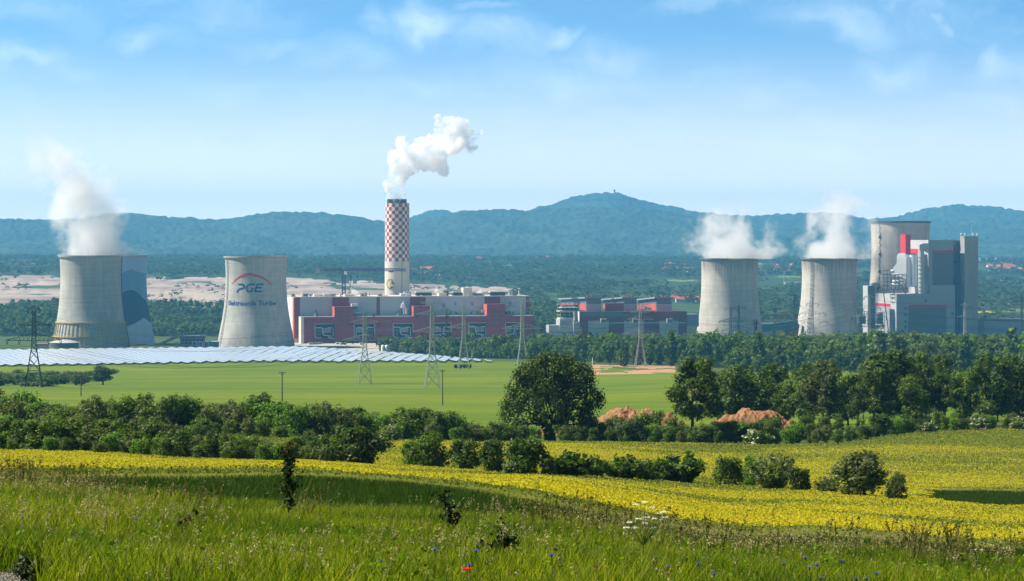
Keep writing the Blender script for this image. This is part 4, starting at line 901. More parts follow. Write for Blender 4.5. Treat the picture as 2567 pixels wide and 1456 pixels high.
# dense billowing plume of the chimney
def plume():
    r = random.Random(17); bm = bmesh.new()
    K = [(0,500,17),(6,486,18),(9,470,21),(12,452,25),(13,430,31),(14,408,34),(34,412,34),(30,392,30),(22,378,22),(18,366,15),(54,400,33),(74,392,36),(96,402,34),(110,408,26),(78,366,27),(86,352,17),(98,366,24),(120,376,30),(140,362,32),(126,350,24),(160,348,30),(178,346,25),(186,358,20),(192,338,20),(150,330,26),(128,318,22),(140,308,20),(115,298,17),(120,312,17),(160,310,18),(172,322,18),(108,340,16),(60,376,16),(-6,420,14),(-8,440,13),(-8,404,12),(-4,462,12),(-2,480,9)]
    for (dx_, row, rad) in K:
        q = P(988+dx_, row, CY); rr_ = rad*ck
        for j in range(5 if rad > 14 else 3):
            o_ = Vector((r.gauss(0,1), r.gauss(0,1)*.9, r.gauss(0,1)))*rr_*.42 if j else Vector((0,0,0)); s_ = rr_*(1.0 if j == 0 else r.uniform(.45,.75))
            bmesh.ops.create_icosphere(bm, subdivisions=2, radius=s_*.86, matrix=Matrix.Translation(q+o_))
    me = bpy.data.meshes.new('smoke_plume'); bm.to_mesh(me); bm.free(); o = link('smoke_plume', me)
    rm = o.modifiers.new('r', 'REMESH'); rm.mode = 'VOXEL'; rm.voxel_size = 1.5
    bpy.context.view_layer.update(); m2 = bpy.data.meshes.new_from_object(o.evaluated_get(bpy.context.evaluated_depsgraph_get())); o.modifiers.clear(); o.data = m2
    n = len(m2.vertices); co = np.zeros(n*3, np.float32); m2.vertices.foreach_get('co', co); co = co.reshape(-1, 3); no = np.zeros(n*3, np.float32); m2.vertices.foreach_get('normal', no); no = no.reshape(-1, 3)
    zr = np.clip((co[:,2]-zt-4)/40, .15, 1)
    disp = np.array([(mnoise.noise(Vector(c)*.085)*3.2+abs(mnoise.noise(Vector(c)*.19))*3.6+abs(mnoise.noise(Vector(c)*.45))*1.9-1.6) for c in co])
    co += no*((disp*1.3+.6)*zr)[:,None]; m2.vertices.foreach_set('co', co.ravel()); m2.update()
    m, g = new_mat('chimney plume'); v = g.node('ShaderNodeVolumePrincipled'); v.inputs['Color'].default_value = (1,1,1,1); v.inputs['Anisotropy'].default_value = 0.0
    pp_ = g.node('ShaderNodeNewGeometry').outputs['Position']; nn = g.m('ADD', g.m('MULTIPLY', g.noise(pp_, .05, 3, .55), .45), g.m('MULTIPLY', g.noise(pp_, .13, 6, .66, .4), .55)); g.put(v.inputs['Density'], g.m('MULTIPLY', g.smooth(nn, .41, .60), .19))
    oo = g.node('ShaderNodeOutputMaterial'); g.nt.links.new(v.outputs[0], oo.inputs['Volume']); m2.materials.clear(); m2.materials.append(m)
    tag(o, 'dense white billowing plume bending away from the chequered chimney', 'smoke', kind='stuff')
plume()
def puff(px, row0, row1, w, lean, Y, label):
    r = random.Random(px); bm = bmesh.new(); k = Y/F
    for i in range(9):
        t = i/8; q = P(px+lean*t+r.uniform(-2,2), row0+(row1-row0)*t, Y); bmesh.ops.create_icosphere(bm, subdivisions=2, radius=w*k*(.25+.35*math.sin(math.pi*min(1,t+.15)))*r.uniform(.7,1.1), matrix=Matrix.Translation(q))
    me = bpy.data.meshes.new('steam_puff'); bm.to_mesh(me); bm.free(); o = link('steam_puff', me)
    rm = o.modifiers.new('r', 'REMESH'); rm.mode = 'VOXEL'; rm.voxel_size = .5
    m, g = new_mat('steam puff'); v = g.node('ShaderNodeVolumePrincipled'); v.inputs['Density'].default_value = .12; v.inputs['Color'].default_value = (1,1,1,1)
    oo = g.node('ShaderNodeOutputMaterial'); g.nt.links.new(v.outputs[0], oo.inputs['Volume']); me.materials.append(m); tag(o, label, 'steam', kind='stuff')
puff(896, 740, 722, 12, -16, 3150, 'small steam puff on the boiler house roof beside the crane mast'); puff(1096, 739, 718, 9, -6, 3215, 'small steam puff in the middle of the boiler house roof'); puff(1196, 743, 726, 12, 8, 3225, 'small steam puff beside the tall cream roof block')
# ------------------------------------------------------------------ solar field
M['panel'] = plain('sky toned glass panels', (.58,.62,.67), .22, .05, .3, spec=.6)  # bright sky reflection put into the base colour
M['posts_strip'] = plain('panel posts and shade strip', (.16,.165,.17), .5, .1, .5)  # for the posts and the dark strip that paints shade between rows
def solar_rows():
    tops = ([-400,0,320,720,820,900,1000,1100,1200,1240],[880,876.5,873,868,870,874,882,891,900,904])
    for i in range(92):
        X = -17-8.2*i
        Y0 = 1835+6*math.sin(i*.21); px = CX+F*X/Y0
        Y0 = Yat(px, float(np.interp(px, [-500,0,640,1230], [926,920,909.5,909])), 1500, 2300)
        pe = CX+F*X/2100; Y1 = min(2200, Yat(pe, np.interp(pe, *tops)+4, 1700, 2300))
        pe = CX+F*X/Y1
        if Y1 < Y0+14 or CX+F*X/Y1 < -60: continue
        o = empty('solar_row', (X, Y0, gz1(X, Y0)), 'long row of pale tilted panels running away over the hill crest', 'solar panels', 'rows of the hillside panel field')
        pan, pst = MB(), MB(); y = Y0+(i*7 % 13); z0 = gz1(X, Y0)
        first = True
        while y < Y1-3:
            y2 = min(y+19.0, Y1); a, c = gz1(X, y)-z0, gz1(X, y2)-z0; ya, yb = y-Y0, y2-Y0
            pan.hexa([(-2.4,ya,a+1.85),(2.7,ya,a+.8),(2.7,yb,c+.8),(-2.4,yb,c+1.85),(-2.35,ya,a+2.0),(2.75,ya,a+.95),(2.75,yb,c+.95),(-2.35,yb,c+2.0)])
            pst.hexa([(2.8,ya,a+.3),(3.0,ya,a+.3),(3.0,yb,c+.3),(2.8,yb,c+.3),(2.8,ya,a+1.0),(3.0,ya,a+1.0),(3.0,yb,c+1.0),(2.8,yb,c+1.0)])  # dark strip added along the low edge, standing in for shaded gaps
            for t in (.15,.5,.85):
                yy_ = ya+(yb-ya)*t; zz = a+(c-a)*t; pst.bar((-1.7,yy_,zz-.6),(-1.7,yy_,zz+1.6), .2); pst.bar((2,yy_,zz-.6),(2,yy_,zz+1.1), .2)
            y = y2+1.6
        pan.build('panels', M['panel'], o); pst.build('posts_and_shade_strip', M['posts_strip'], o)
solar_rows()

# ------------------------------------------------------------------ pylons and wires
PYL = {}
def pylon(key, px, rtop, rbase, arms, label, Y=None, mat='steel', wb=7.2, waist=.45, ww=1.7, t=.30):
    Y = Y or Yat(px, rbase, 900, 2600); k = Y/F; X = (px-CX)*k; g0 = gz1(X, Y); h = H-(rtop-HR)*k-g0
    o = empty('pylon', (X, Y, g0), label, 'pylon', 'high voltage pylons', R(8)); zw = h*waist
    def wd(z): return (wb+(ww*1.25-wb)*(z/zw)) if z < zw else (ww*1.25+(ww*.8-ww*1.25)*(z-zw)/(h*.93-zw))
    b = MB(); zs = [0]; 
    while zs[-1] < h*.93: zs.append(min(h*.93, zs[-1]+max(1.5, wd(zs[-1])*.95)))
    cs = [(-1,-1),(1,-1),(1,1),(-1,1)]
    def c(i, z): return Vector((cs[i % 4][0]*wd(z)*.5, cs[i % 4][1]*wd(z)*.5, z))
    for j in range(len(zs)-1):
        for i in range(4):
            b.bar(c(i,zs[j])-Vector((0,0,.6 if j == 0 else 0)), c(i,zs[j+1]), t); b.bar(c(i,zs[j]), c(i+1,zs[j+1]), t*.6); b.bar(c(i+1,zs[j]), c(i,zs[j+1]), t*.6)
            if j % 2 == 0: b.bar(c(i,zs[j+1]), c(i+1,zs[j+1]), t*.5)
    for i in range(4): b.bar(c(i,h*.93), Vector((0,0,h)), t*.8)
    b.build('lattice_body', M[mat], o); tips = []
    for (row, half) in arms:
        z = H-(row-HR)*k-g0; L = half*k; b = MB()
        for s_ in (-1, 1):
            for yq in (-.5, .5): b.bar((s_*wd(z)*.5, yq*wd(z), z), (s_*L, 0, z+.15), t*.8); b.bar((s_*wd(z)*.5, yq*wd(z), z+max(1.4,L*.26)), (s_*L, 0, z+.3), t*.65)
            nseg = max(2, int(L/2.2))
            for q in range(nseg):
                f0, f1 = q/nseg, (q+1)/nseg; hh = max(1.4, L*.26); xa, xb = s_*(wd(z)*.5+(L-wd(z)*.5)*f0), s_*(wd(z)*.5+(L-wd(z)*.5)*f1)
                b.bar((xa,0,z+hh*(1-f0)), (xb,0,z), t*.45); b.bar((xb,0,z), (xb,0,z+hh*(1-f1)), t*.4)
        b.build('cross_arm', M[mat], o)
        for s_ in (-1, 1):
            fs = (1.0, .55) if L > 8 else (1.0,)
            for f in fs:
                q = MB(); q.tube((s_*(L*f-.9),0,z), (s_*L*f*.97,0,z-2.0), .16, n=5); q.tube((s_*(L*f+.3),0,z), (s_*L*f*.97,0,z-2.0), .16, n=5); q.build('insulator', M['steel_dark'], o); tips.append(o.matrix_basis.to_translation()+Matrix.Rotation(R(8),3,'Z')@Vector((s_*L*f*.97,0,z-2.0)))
    top = Vector((X, Y, g0+h)); PYL[key] = (tips, top, Y); return o
pylon('a', 85, 765, 970, [(775,16),(815,40),(853,68)], 'tall dark lattice pylon rising from the scrub strip, bushes round its feet', mat='steel_dark', waist=.5, wb=8.5, t=.42)
pylon('b', 914, 772, 962, [(786,24),(808,36),(853,56)], 'lattice pylon in the green field in front of the second pipe bay')
pylon('c', 1083, 750, 972, [(761,30),(788,40),(832,48)], 'tall lattice pylon in the green field, beside a wooden pole')
pylon('d', 1162, 752, 925, [(757,22),(780,36),(822,42)], 'lattice pylon at the tip of the panel field with dark bushes at its feet')
pylon('e', 1309, 748, 932, [(756,32),(780,44),(824,52)], 'lattice pylon whose foot is hidden by the great oak')
pylon('f', 1605, 774, 923, [(783,24),(801,34),(838,50)], 'lattice pylon standing on the reddish bare soil', Y=1705)
pylon('g', 1851, 760, 862, [(772,18),(806,50),(828,44)], 'distant lattice pylon in front of the streaked cooling tower', Y=2620, mat='steel_dark')
pylon('h', 1831, 763, 862, [(775,16),(805,30)], 'farther thin pylon half overlapped by the one before the streaked tower', Y=2900, mat='steel_dark')
pylon('i', 1893, 798, 905, [(806,6)], 'slim armless looking pylon mast in the wood below the streaked tower', Y=1800, mat='steel_dark', wb=4.5)
pylon('j', 2036, 738, 850, [(762,16),(787,34),(807,40)], 'lattice pylon in front of the cooling tower with the ladder', Y=2700)
pylon('k', 1990, 741, 850, [(750,10),(766,18)], 'thin far pylon standing between the two steaming towers', Y=3050, mat='steel_dark')
pylon('l', 2178, 738, 905, [(745,14),(772,30),(795,46)], 'big lattice pylon in front of the lift tower of the grey block', Y=1900)
pylon('m', 2418, 757, 880, [(765,12),(795,22)], 'lattice pylon in front of the concrete stair tower', Y=2300)
pylon('n', 2560, 735, 840, [(745,18),(755,22)], 'far pylon by the picture edge above the wood', Y=2900, mat='steel_dark')
pylon('p', 1119, 770, 870, [(778,12),(800,20)], 'small far pylon in front of the fourth pipe bay', Y=2500, mat='steel_dark')
M['wire'] = plain('conductor wire', (.05,.05,.055), .6, .1, 1)
def wire(a, c, sag, r, label, group):
    b = MB(); n = 18; pts = [a.lerp(c, i/n)-Vector((0,0,sag*4*(i/n)*(1-i/n))) for i in range(n+1)]; b.pipe(pts, r, 4)
    tag(b.build('power_wire', M['wire']), label, 'wire', group)
def span(ka, kc, sag, where, r=.055):
    ta, tc_ = PYL[ka][0], (PYL[kc][0] if isinstance(kc, str) else None); off = Vector(kc) if tc_ is None else None
    for i, p in enumerate(ta):
        q = (p+off) if tc_ is None else tc_[min(i, len(tc_)-1)]; wire(p, q, sag, r, 'thin power line wire strung '+where, 'wires '+where)
span('a', (-420, 60, 4), 9, 'from the scrub pylon out past the picture edge'); span('a', 'b', 12, 'from the scrub pylon to the one before the second bay')
span('b', 'c', 4, 'between the two pylons in the green field'); span('c', 'e', 7, 'from the pole side pylon to the oak pylon'); span('d', 'f', 9, 'from the panel field pylon to the bare soil pylon')
span('e', 'f', 6, 'from the oak pylon to the bare soil pylon'); span('f', 'l', 12, 'from the bare soil pylon to the grey block pylon'); span('l', (420, 40, 4), 12, 'from the grey block pylon out of the picture')
span('g', 'j', 8, 'between the pylons before the steaming towers', .07)
def pole(px, rt, Y, label, arms=True, mat='bark_pole', r=.16, lamp=False):
    X = (px-CX)*Y/F; g0 = gz1(X, Y); h = H-(rt-HR)*Y/F-g0; o = empty('utility_pole', (X, Y, g0), label, 'utility pole', 'poles in the fields')
    b = MB(); b.tube((0,0,-.5),(0,0,h), r*1.2, r*.8, 8); b.build('post', M[mat], o)
    if arms:
        b = MB(); b.bar((-.95,0,h-.25),(.95,0,h-.25), .14); b.bar((-.9,0,h-.25),(0,0,h-1.0), .09); b.bar((.9,0,h-.25),(0,0,h-1.0), .09); b.build('cross_arm', M[mat], o)
        for x in (-.9, 0, .9): b = MB(); b.tube((x,0,h-.2),(x,0,h+.25), .08, n=6); b.build('insulator', M['clad_white'], o)
    return o
M['bark_pole'] = plain('weathered pole', (.10,.085,.07), .9, .2, 2.0)
pole(203, 936, 900, 'wooden pole with a cross arm rising from behind the long hedge', r=.19); pole(707, 931, 700, 'wooden pole standing alone in the middle of the green field', r=.17); pole(1109, 926, 800, 'wooden pole beside the tall field pylon', r=.17)
pole(1485, 896, 1700, 'short white post at the edge of the bare reddish soil', False, 'white', .3); pole(2217, 1002-60, 1300, 'thin dark pole in the gap between trees', False, r=.2); pole(1183, 877, 1900, 'thin grey post by the end of the panel field', False, 'steel', .22); pole(1944, 925, 1200, 'thin wooden pole in the field behind the compact green tree', True, r=.2)

# ------------------------------------------------------------------ earth heaps
def heap(px, Y, w_px, h, dep, label, seed):
    k = Y/F; X0 = (px-CX)*k; W = w_px*k*.5; n = 130; us = np.linspace(-1, 1, n); vs = np.linspace(-1, 1, 70); U, Vv = np.meshgrid(us, vs); x = U*W; y = Vv*dep
    prof = np.clip(1-U**2, 0, 1)**.8*np.clip(1-Vv**2, 0, 1)**.9*(.72+.5*fbm(U*2.2+seed, Vv*1.5, seed, 3))
    z = h*prof+((fbm(x/1.6+50, y/1.6+50, seed+1, 5)-.5)*2.4+(vnoise(x/.35, y/.35, seed+2)-.5)*.35)*np.clip(prof*5, 0, 1)+gz(X0+x, Y+y)-.15-gz1(X0, Y)
    idx = np.arange(x.size).reshape(x.shape); Fq = np.stack([idx[:-1,:-1], idx[:-1,1:], idx[1:,1:], idx[1:,:-1]], -1).reshape(-1, 4)
    o = link('earth_heap', np_mesh('earth_heap', np.stack([x,y,z],-1).reshape(-1,3), Fq, M['heap'], False), None, (X0, Y, gz1(X0, Y))); tag(o, label, 'earth heap', 'heaps of reddish earth')
M['heap'] = gmat('turned reddish earth', (.25,.115,.05), (.33,.19,.095), (.15,.08,.045), .35, 2.2, bump=.3)
heap(1597, 445, 275, 5.1, 7, 'reddish earth heap between the oak and the lopsided tree', 3)
heap(1885, 440, 245, 4.9, 7, 'reddish earth heap below the wide dense dark tree', 8)
heap(1400, 452, 120, 2.2, 4, 'low reddish earth bank behind the oak trunk', 5)

# ------------------------------------------------------------------ far villages
M['tile'] = plain('red roof tiles', (.42,.13,.08), .9, .2, .3); M['render'] = plain('pale rendered walls', (.66,.62,.56), .9, .15, .2)
def house(px, row, w, d, h, label, group, rz=0.0, roof='tile', flat=False, name='house', Y=None, wall='render'):
    Y = Y or Yat(px, row, 3500, 8400); X = (px-CX)*Y/F; o = empty(name, (X, Y, gz1(X, Y)), label, 'house' if name == 'house' else 'building', group, rz)
    b = MB(); b.box(-w/2, w/2, -d/2, d/2, -3, h); b.build('wall', M[wall], o); b = MB()
    if flat: b.box(-w/2-.3, w/2+.3, -d/2-.3, d/2+.3, h, h+.8)
    else: b.prism([(-d/2-.8,h-.3),(d/2+.8,h-.3),(0,h+d*.5)], 'x', -w/2-.6, w/2+.6)
    b.build('roof', M[roof], o)
    if not flat and w < 22: b = MB(); b.box(w*.2, w*.2+1.2, -.6, .6, h, h+d*.5+1.5); b.build('chimney', M['tile'], o)
    b = MB(); n = max(2, int(w/5))
    for i in range(n): x = -w/2+w*(i+.3)/n; b.box(x, x+1.4, -d/2-.12, -d/2+.1, h*.35, h*.75)
    b.build('window_row', M['glassdark'], o); return o
rr = random.Random(5)
house(1030, 683, 34, 12, 5, 'long red roofed barn behind the chimney, the left one of its pair', 'red roofed barns behind the chimney', .1); house(1071, 682, 36, 16, 7, 'big red roofed barn with the brightest roof, right of the chimney', 'red roofed barns behind the chimney', -.1)
house(1034, 693, 26, 10, 4, 'small low red roofed barn below the long barns', 'red roofed barns behind the chimney', .1)
VIL = [('in the far village below the highest mountain', [(1112+rr.uniform(0,115), rr.uniform(645,652)) for _ in range(16)]+[(1320+rr.uniform(0,100), rr.uniform(645,653)) for _ in range(14)], (11,9,6)),
 ('in the hamlet beyond the red and white hall', [(1692+rr.uniform(0,66), rr.uniform(747,758)) for _ in range(9)], (13,9,5)),
 ('in the village behind the streaked cooling tower', [(1662+rr.uniform(0,95), rr.uniform(666,682)) for _ in range(12)]+[(1905+rr.uniform(0,95), rr.uniform(668,688)) for _ in range(8)], (13,10,6)),
 ('in the village at the mountain foot by the stair tower', [(2470+rr.uniform(0,110), rr.uniform(664,682)) for _ in range(13)], (14,10,6)),
 ('scattered below the framed cooling tower woods', [(560+rr.uniform(0,60), rr.uniform(648,653)) for _ in range(4)]+[(1060+rr.uniform(0,60), rr.uniform(686,692)) for _ in range(5)], (12,9,5))]
for where, L, (w, d, h) in VIL:
    for (px, row) in L: house(px, row, w*rr.uniform(.8,1.5), d*rr.uniform(.8,1.2), h*rr.uniform(.8,1.3), 'small red roofed pale house '+where, 'houses '+where, rr.uniform(-.6,.6))
for i, px in enumerate((2462,2480,2502,2523)): house(px, 648+i*.3, 20+6*(i % 2), 12, 12, 'pale flat roofed apartment block at the mountain foot', 'apartment blocks at the mountain foot', .2, 'clad_grey', True, 'apartment_block')
house(1992, 716, 46, 16, 7, 'long white flat roofed works hall between the steaming towers', None, .1, 'white', True, 'works_hall', wall='white'); house(1935, 686, 34, 12, 6, 'white flat works hall in the woods left of the ladder tower', None, .1, 'white', True, 'works_hall', wall='white')
house(2400, 700, 20, 12, 5, 'lone white farm building hidden beyond the block', None, .1, 'white', True, 'works_hall'); house(1500, 722, 26, 10, 4, 'white shed in the woods above the red and white hall', None, .1, 'white', True, 'works_hall', wall='white')
o = house(2530, 676, 34, 18, 9, 'big red roofed church with a thin spire at the mountain foot', None, .15, name='church'); b = MB(); b.tube((8,0,5),(8,0,30), 2.2, 2.0, 8); b.tube((8,0,30),(8,0,46), 2.4, .1, 8); b.build('spire', M['darkstone'], o)
Y = 5400; g0 = gz1((1965-CX)*Y/F, Y); o = empty('radio_mast', ((1965-CX)*Y/F, Y, g0), 'thin white radio mast over the woods left of the ladder tower', 'mast'); lattice(MB(), (0,0,0), (0,0,34), 1.6, 14, .5).build('mast', M['white'], o)
# ------------------------------------------------------------------ plants
rng = np.random.default_rng(4)
def g_(h): return tuple(h)
M['leaf_dark'] = leafmat('dark leaves', [(0,(.018,.036,.005)),(.5,(.038,.070,.008)),(.85,(.070,.115,.012)),(1,(.11,.16,.02))], .45, gain=1.35, spec=.28)
M['leaf_mid'] = leafmat('green leaves', [(0,(.03,.055,.006)),(.5,(.065,.11,.010)),(.85,(.105,.16,.014)),(1,(.15,.21,.022))], .45, gain=1.35, spec=.28)
M['leaf_bright'] = leafmat('fresh green leaves', [(0,(.04,.085,.006)),(.5,(.08,.16,.010)),(.85,(.12,.22,.014)),(1,(.16,.26,.022))], .45, gain=1.35, spec=.28)
M['leaf_grey'] = leafmat('grey green leaves', [(0,(.042,.058,.016)),(.5,(.085,.108,.030)),(.85,(.13,.155,.045)),(1,(.19,.21,.07))], .45, gain=1.35, spec=.28)
M['leaf_far'] = leafmat('distant leaves', [(0,(.042,.066,.022)),(.5,(.052,.080,.026)),(.85,(.062,.092,.029)),(1,(.078,.105,.033))], .35, .1, spec=.0)
M['bark'] = plain('bark', (.05,.04,.03), .9, .3, 2.0)
M['birch_bark'] = plain('pale bark', (.30,.28,.25), .9, .4, 2.0)
M['blossom'] = leafmat('white blossom', [(0,(.45,.45,.36)),(1,(.75,.75,.66))], .2, .05)
M['stalk'] = plain('thin stems', (.05,.06,.02), .8, .2, 2.0)

def cards(P_, N_, size, r, asp=1.5, jit=.8):
    """one small leaf card per point, facing roughly along N_"""
    n = len(P_); rv = r.normal(size=(n,3)); d = N_+jit*rv; d /= np.linalg.norm(d, axis=1, keepdims=True)+1e-9
    a = np.cross(d, r.normal(size=(n,3))); a /= np.linalg.norm(a, axis=1, keepdims=True)+1e-9
    b = np.cross(d, a); s = (size*(.6+.8*r.random(n)))[:,None] if np.isscalar(size) else (size*(.6+.8*r.random(n)))[:,None]
    A = a*s*.5*asp; B = b*s*.5
    V = np.stack([P_-A, P_-.15*A+B, P_+A, P_-.15*A-B], 1).reshape(-1,3)      # pointed kite, reads as a leaf spray
    return V, np.arange(n*4).reshape(n, 4)
def blob_points(blobs, n, r, inner=.22, zmin=.03):
    """points near the skins of overlapping ellipsoids (cx,cy,cz,rx,ry,rz)"""
    B = np.array(blobs, float); w = (B[:,3]*B[:,4]+B[:,4]*B[:,5]+B[:,3]*B[:,5]); w /= w.sum()
    k = r.choice(len(B), n, p=w); d = r.normal(size=(n,3)); d /= np.linalg.norm(d, axis=1, keepdims=True)
    rad = 1-np.abs(r.normal(size=n))*inner; rad = np.clip(rad, .1, 1.12)
    # leaves gather in tufts: push points towards a set of tuft centres
    Pt = B[k,:3]+d*B[k,3:]*rad[:,None]
    keep = Pt[:,2] > zmin
    return Pt[keep], d[keep]
def tufted(blobs, n, r, tuft=.5, per=14, **kw):
    c, d = blob_points(blobs, max(4, n//per), r, **kw)
    k = r.integers(0, len(c), n); off = r.normal(size=(n,3))*tuft*.5
    Pt = c[k]+off; N = d[k]*.6+off/(tuft+1e-6)*1.3; N[:,2] += .3
    keep = Pt[:,2] > .02
    return Pt[keep], N[keep]
def crown_mesh(name, blobs, n, size, mat, seed, tuft=None, per=14, inner=.22, jit=.5, asp=1.5):
    r = np.random.default_rng(seed)
    p, d = tufted(blobs, n, r, tuft if tuft else size*2.2, per, inner=inner)
    return np_mesh(name, *cards(p, d, size, r, asp, jit), mat)
def lumps(seed, h, w, n, base=.0, top=1.0, big=.5):
    """an uneven crown: a body with lobes of several sizes"""
    r = random.Random(seed); out = [(0,0,h*(base+top)/2, w*.36, w*.36, h*(top-base)*.40)]
    for i in range(n):
        a = r.uniform(0, 6.283); t = r.uniform(base+.12, top-.1); q = math.sin(math.pi*min(1, max(.08, (t-base)/(top-base))))**.6
        d = w*.5*q*r.uniform(.35, .85); s = w*r.uniform(.12, .24)*big*2
        out.append((math.cos(a)*d, math.sin(a)*d, h*t, s, s, s*r.uniform(.7, 1.1)))
    return out
def limbs_mesh(name, h, r0, blobs, seed, fork=.3, mat=None, lean=0.0, n=7):
    """tapered trunk, with a limb to the middle of each lobe"""
    r = random.Random(seed); b = MB(); top = Vector((lean*h*.3, 0, h*fork)); pts = [Vector((0,0,-.3)), Vector((lean*h*.1,0,h*fork*.5)), top]
    b.tube(pts[0], pts[1], r0*1.15, r0*.85, n); b.tube(pts[1], pts[2], r0*.85, r0*.65, n)
    for q in blobs:
        c = Vector(q[:3]); st = top.lerp(Vector((0,0,h*.75)), r.uniform(0,.5)) if c.z > h*.5 else pts[1].lerp(top, r.random())
        md = st.lerp(c, .5)+Vector((r.uniform(-1,1), r.uniform(-1,1), r.uniform(0,1)))*h*.03
        rr = r0*r.uniform(.22,.4); b.tube(st, md, rr, rr*.6, 5); b.tube(md, c, rr*.6, rr*.15, 5)
    return b.mesh(name, mat or M['bark'], True)
def shoot_points(h, w, ns, per, seed, spread=1.0):
    """upright shoots fanning out from one base"""
    r = np.random.default_rng(seed); Ps = []; Ns = []
    for i in range(ns):
        a = r.uniform(0, 6.283); t = r.uniform(.05, 1)**.6; L = h*r.uniform(.6, 1.05)*(1-.35*t)
        tip = np.array([math.cos(a)*w*.5*t*spread, math.sin(a)*w*.5*t*spread, L]); b0 = tip*np.array([.25,.25,0])
        s = r.uniform(.12, 1, per)**.8; pp = b0+(tip-b0)*s[:,None]; pp[:,:2] *= (s**.4)[:,None]
        Ps.append(pp+r.normal(size=(per,3))*h*.03); dd = r.normal(size=(per,3))*.7; dd += tip/np.linalg.norm(tip)*.2; Ns.append(dd)
    return np.concatenate(Ps), np.concatenate(Ns)

PROTO = {}
def proto_bush(key, seed, h, w, n, size, mat, kind='round', flowers=0):
    """[(part name, mesh)...] for a shrub of this kind"""
    if kind == 'shoot':
        r = np.random.default_rng(seed); p, d = shoot_points(h, w, 60, max(6, n//60), seed); k = p[:,2] > .02
        leaf = np_mesh('foliage', *cards(p[k], d[k], size, r, 2.2, .7), mat)
    else:
        bl = lumps(seed, h, w, 13 if kind == 'round' else 17, 0.0 if kind == 'round' else .02, .98, .42 if kind == 'round' else .34)
        leaf = crown_mesh('foliage', bl, n, size, mat, seed, inner=.25)
    st = MB(); r = random.Random(seed)
    for i in range(9):
        a = r.uniform(0, 6.28); st.tube((0,0,-.25), (math.cos(a)*w*.22, math.sin(a)*w*.22, h*r.uniform(.5,.8)), .035*h/3+.01, .008, 5)
    parts = [('foliage', leaf), ('stem', st.mesh('stem', M['stalk']))]
    if flowers:
        rr = np.random.default_rng(seed+1); bl = lumps(seed, h, w, 13, 0, .98, .42)
        p, d = tufted(bl, flowers, rr, .25, 9, inner=.05); p = p*1.05
        parts.append(('blossom', np_mesh('blossom', *cards(p, d*.4+np.array([0,0,1.]), .16, rr, 1.1, .3), M['blossom'])))
    PROTO[key] = parts
def place(key, name, px, Y, s, label, cat, group=None, sz=None, rz=None, dz=0.0, seed=None, X=None):
    X = (px-CX)*Y/F if X is None else X
    o = empty(name, (X, Y, gz1(X, Y)+dz), label, cat, group, rng.uniform(0, 6.283) if rz is None else rz)
    o.scale = (s, s, s*(sz or 1))
    for pn, me in PROTO[key]: link(pn, me, o)
    return o

# shrub kinds (about 3 m tall as built)
proto_bush('b_dark0', 1, 3.0, 3.6, 4200, .15, M['leaf_dark'])
proto_bush('b_dark1', 2, 3.2, 3.2, 4200, .14, M['leaf_dark'], 'ragged')
proto_bush('b_mid0', 3, 3.0, 3.4, 4200, .14, M['leaf_mid'])
proto_bush('b_mid1', 4, 3.2, 3.0, 4000, .13, M['leaf_mid'], 'ragged')
proto_bush('b_bright', 5, 2.8, 3.0, 3600, .14, M['leaf_bright'], 'ragged')
proto_bush('b_grey0', 6, 3.2, 3.2, 3800, .12, M['leaf_grey'], 'ragged')
proto_bush('b_grey1', 7, 3.4, 2.8, 3600, .12, M['leaf_grey'], 'shoot')
proto_bush('b_flower', 8, 3.0, 3.4, 3600, .14, M['leaf_mid'], 'round', 420)
proto_bush('b_shoot', 9, 2.6, 2.8, 3000, .15, M['leaf_dark'], 'shoot')
proto_bush('b_tall', 10, 3.6, 2.2, 3800, .12, M['leaf_mid'], 'ragged')

# --- the row of shrubs standing in the rape field, from the big round one on
def at_rows(px, top, base, y0, y1):
    """distance and height of a thing seen from row top to row base"""
    Y = Yat(px, base, y0, y1); return Y, (base-top)*Y/F
FRONT = [  # kind, px, top, base, width in the photo, label
 ('b_dark0',895,1078,1173,132,'large round dark green shrub ending the hedge, out in the yellow field'),
 ('b_bright',1031,1112,1178,46,'slim bright green shrub standing alone, first after the gap in the row'),
 ('b_mid0',1082,1103,1183,92,'rounded green shrub beside the slim bright green one'),
 ('b_mid1',1168,1110,1190,82,'loose green shrub starting the tight cluster of three in the rape'),
 ('b_dark1',1235,1115,1196,76,'upright dark shrub in the middle of the tight cluster of three'),
 ('b_dark0',1310,1108,1202,110,'broad dome shaped dark shrub ending the tight cluster of three'),
 ('b_shoot',1432,1138,1208,112,'spiky low shrub with fanned shoots after the dome shaped one'),
 ('b_dark1',1375,1160,1205,50,'small low dark shrub at the foot of the spiky fanned shrub'),
 ('b_shoot',1492,1150,1208,60,'small spiky dark sapling clump between two fanned shrubs'),
 ('b_shoot',1560,1148,1213,105,'wide spiky shrub with paler fanned tips in the field row'),
 ('b_dark0',1610,1165,1215,60,'low dark mound shrub beside the wide spiky one'),
 ('b_shoot',1705,1140,1221,125,'dense bristly dark shrub, tallest spiky one of the row'),
 ('b_mid0',1655,1168,1217,55,'small green shrub leaning on the bristly dark shrub'),
 ('b_mid0',1822,1160,1227,80,'low rounded green shrub before the thin yellow green one'),
 ('b_bright',1882,1150,1230,48,'narrow fresh green shrub pointing up near the end of the row'),
 ('b_grey1',1940,1132,1238,112,'tall airy yellow green shrub with see through top'),
 ('b_dark1',2005,1185,1243,60,'small dark shrub closing the row beside the airy yellow green one'),
 ('b_grey0',2150,1150,1258,165,'big grey green willow like shrub standing apart in the field'),
 ('b_grey1',2075,1198,1248,62,'thin pale low shrub left of the big willow like one'),
 ('b_grey0',2252,1205,1268,58,'small grey shrub at the edge of the dark grass hollow'),
]
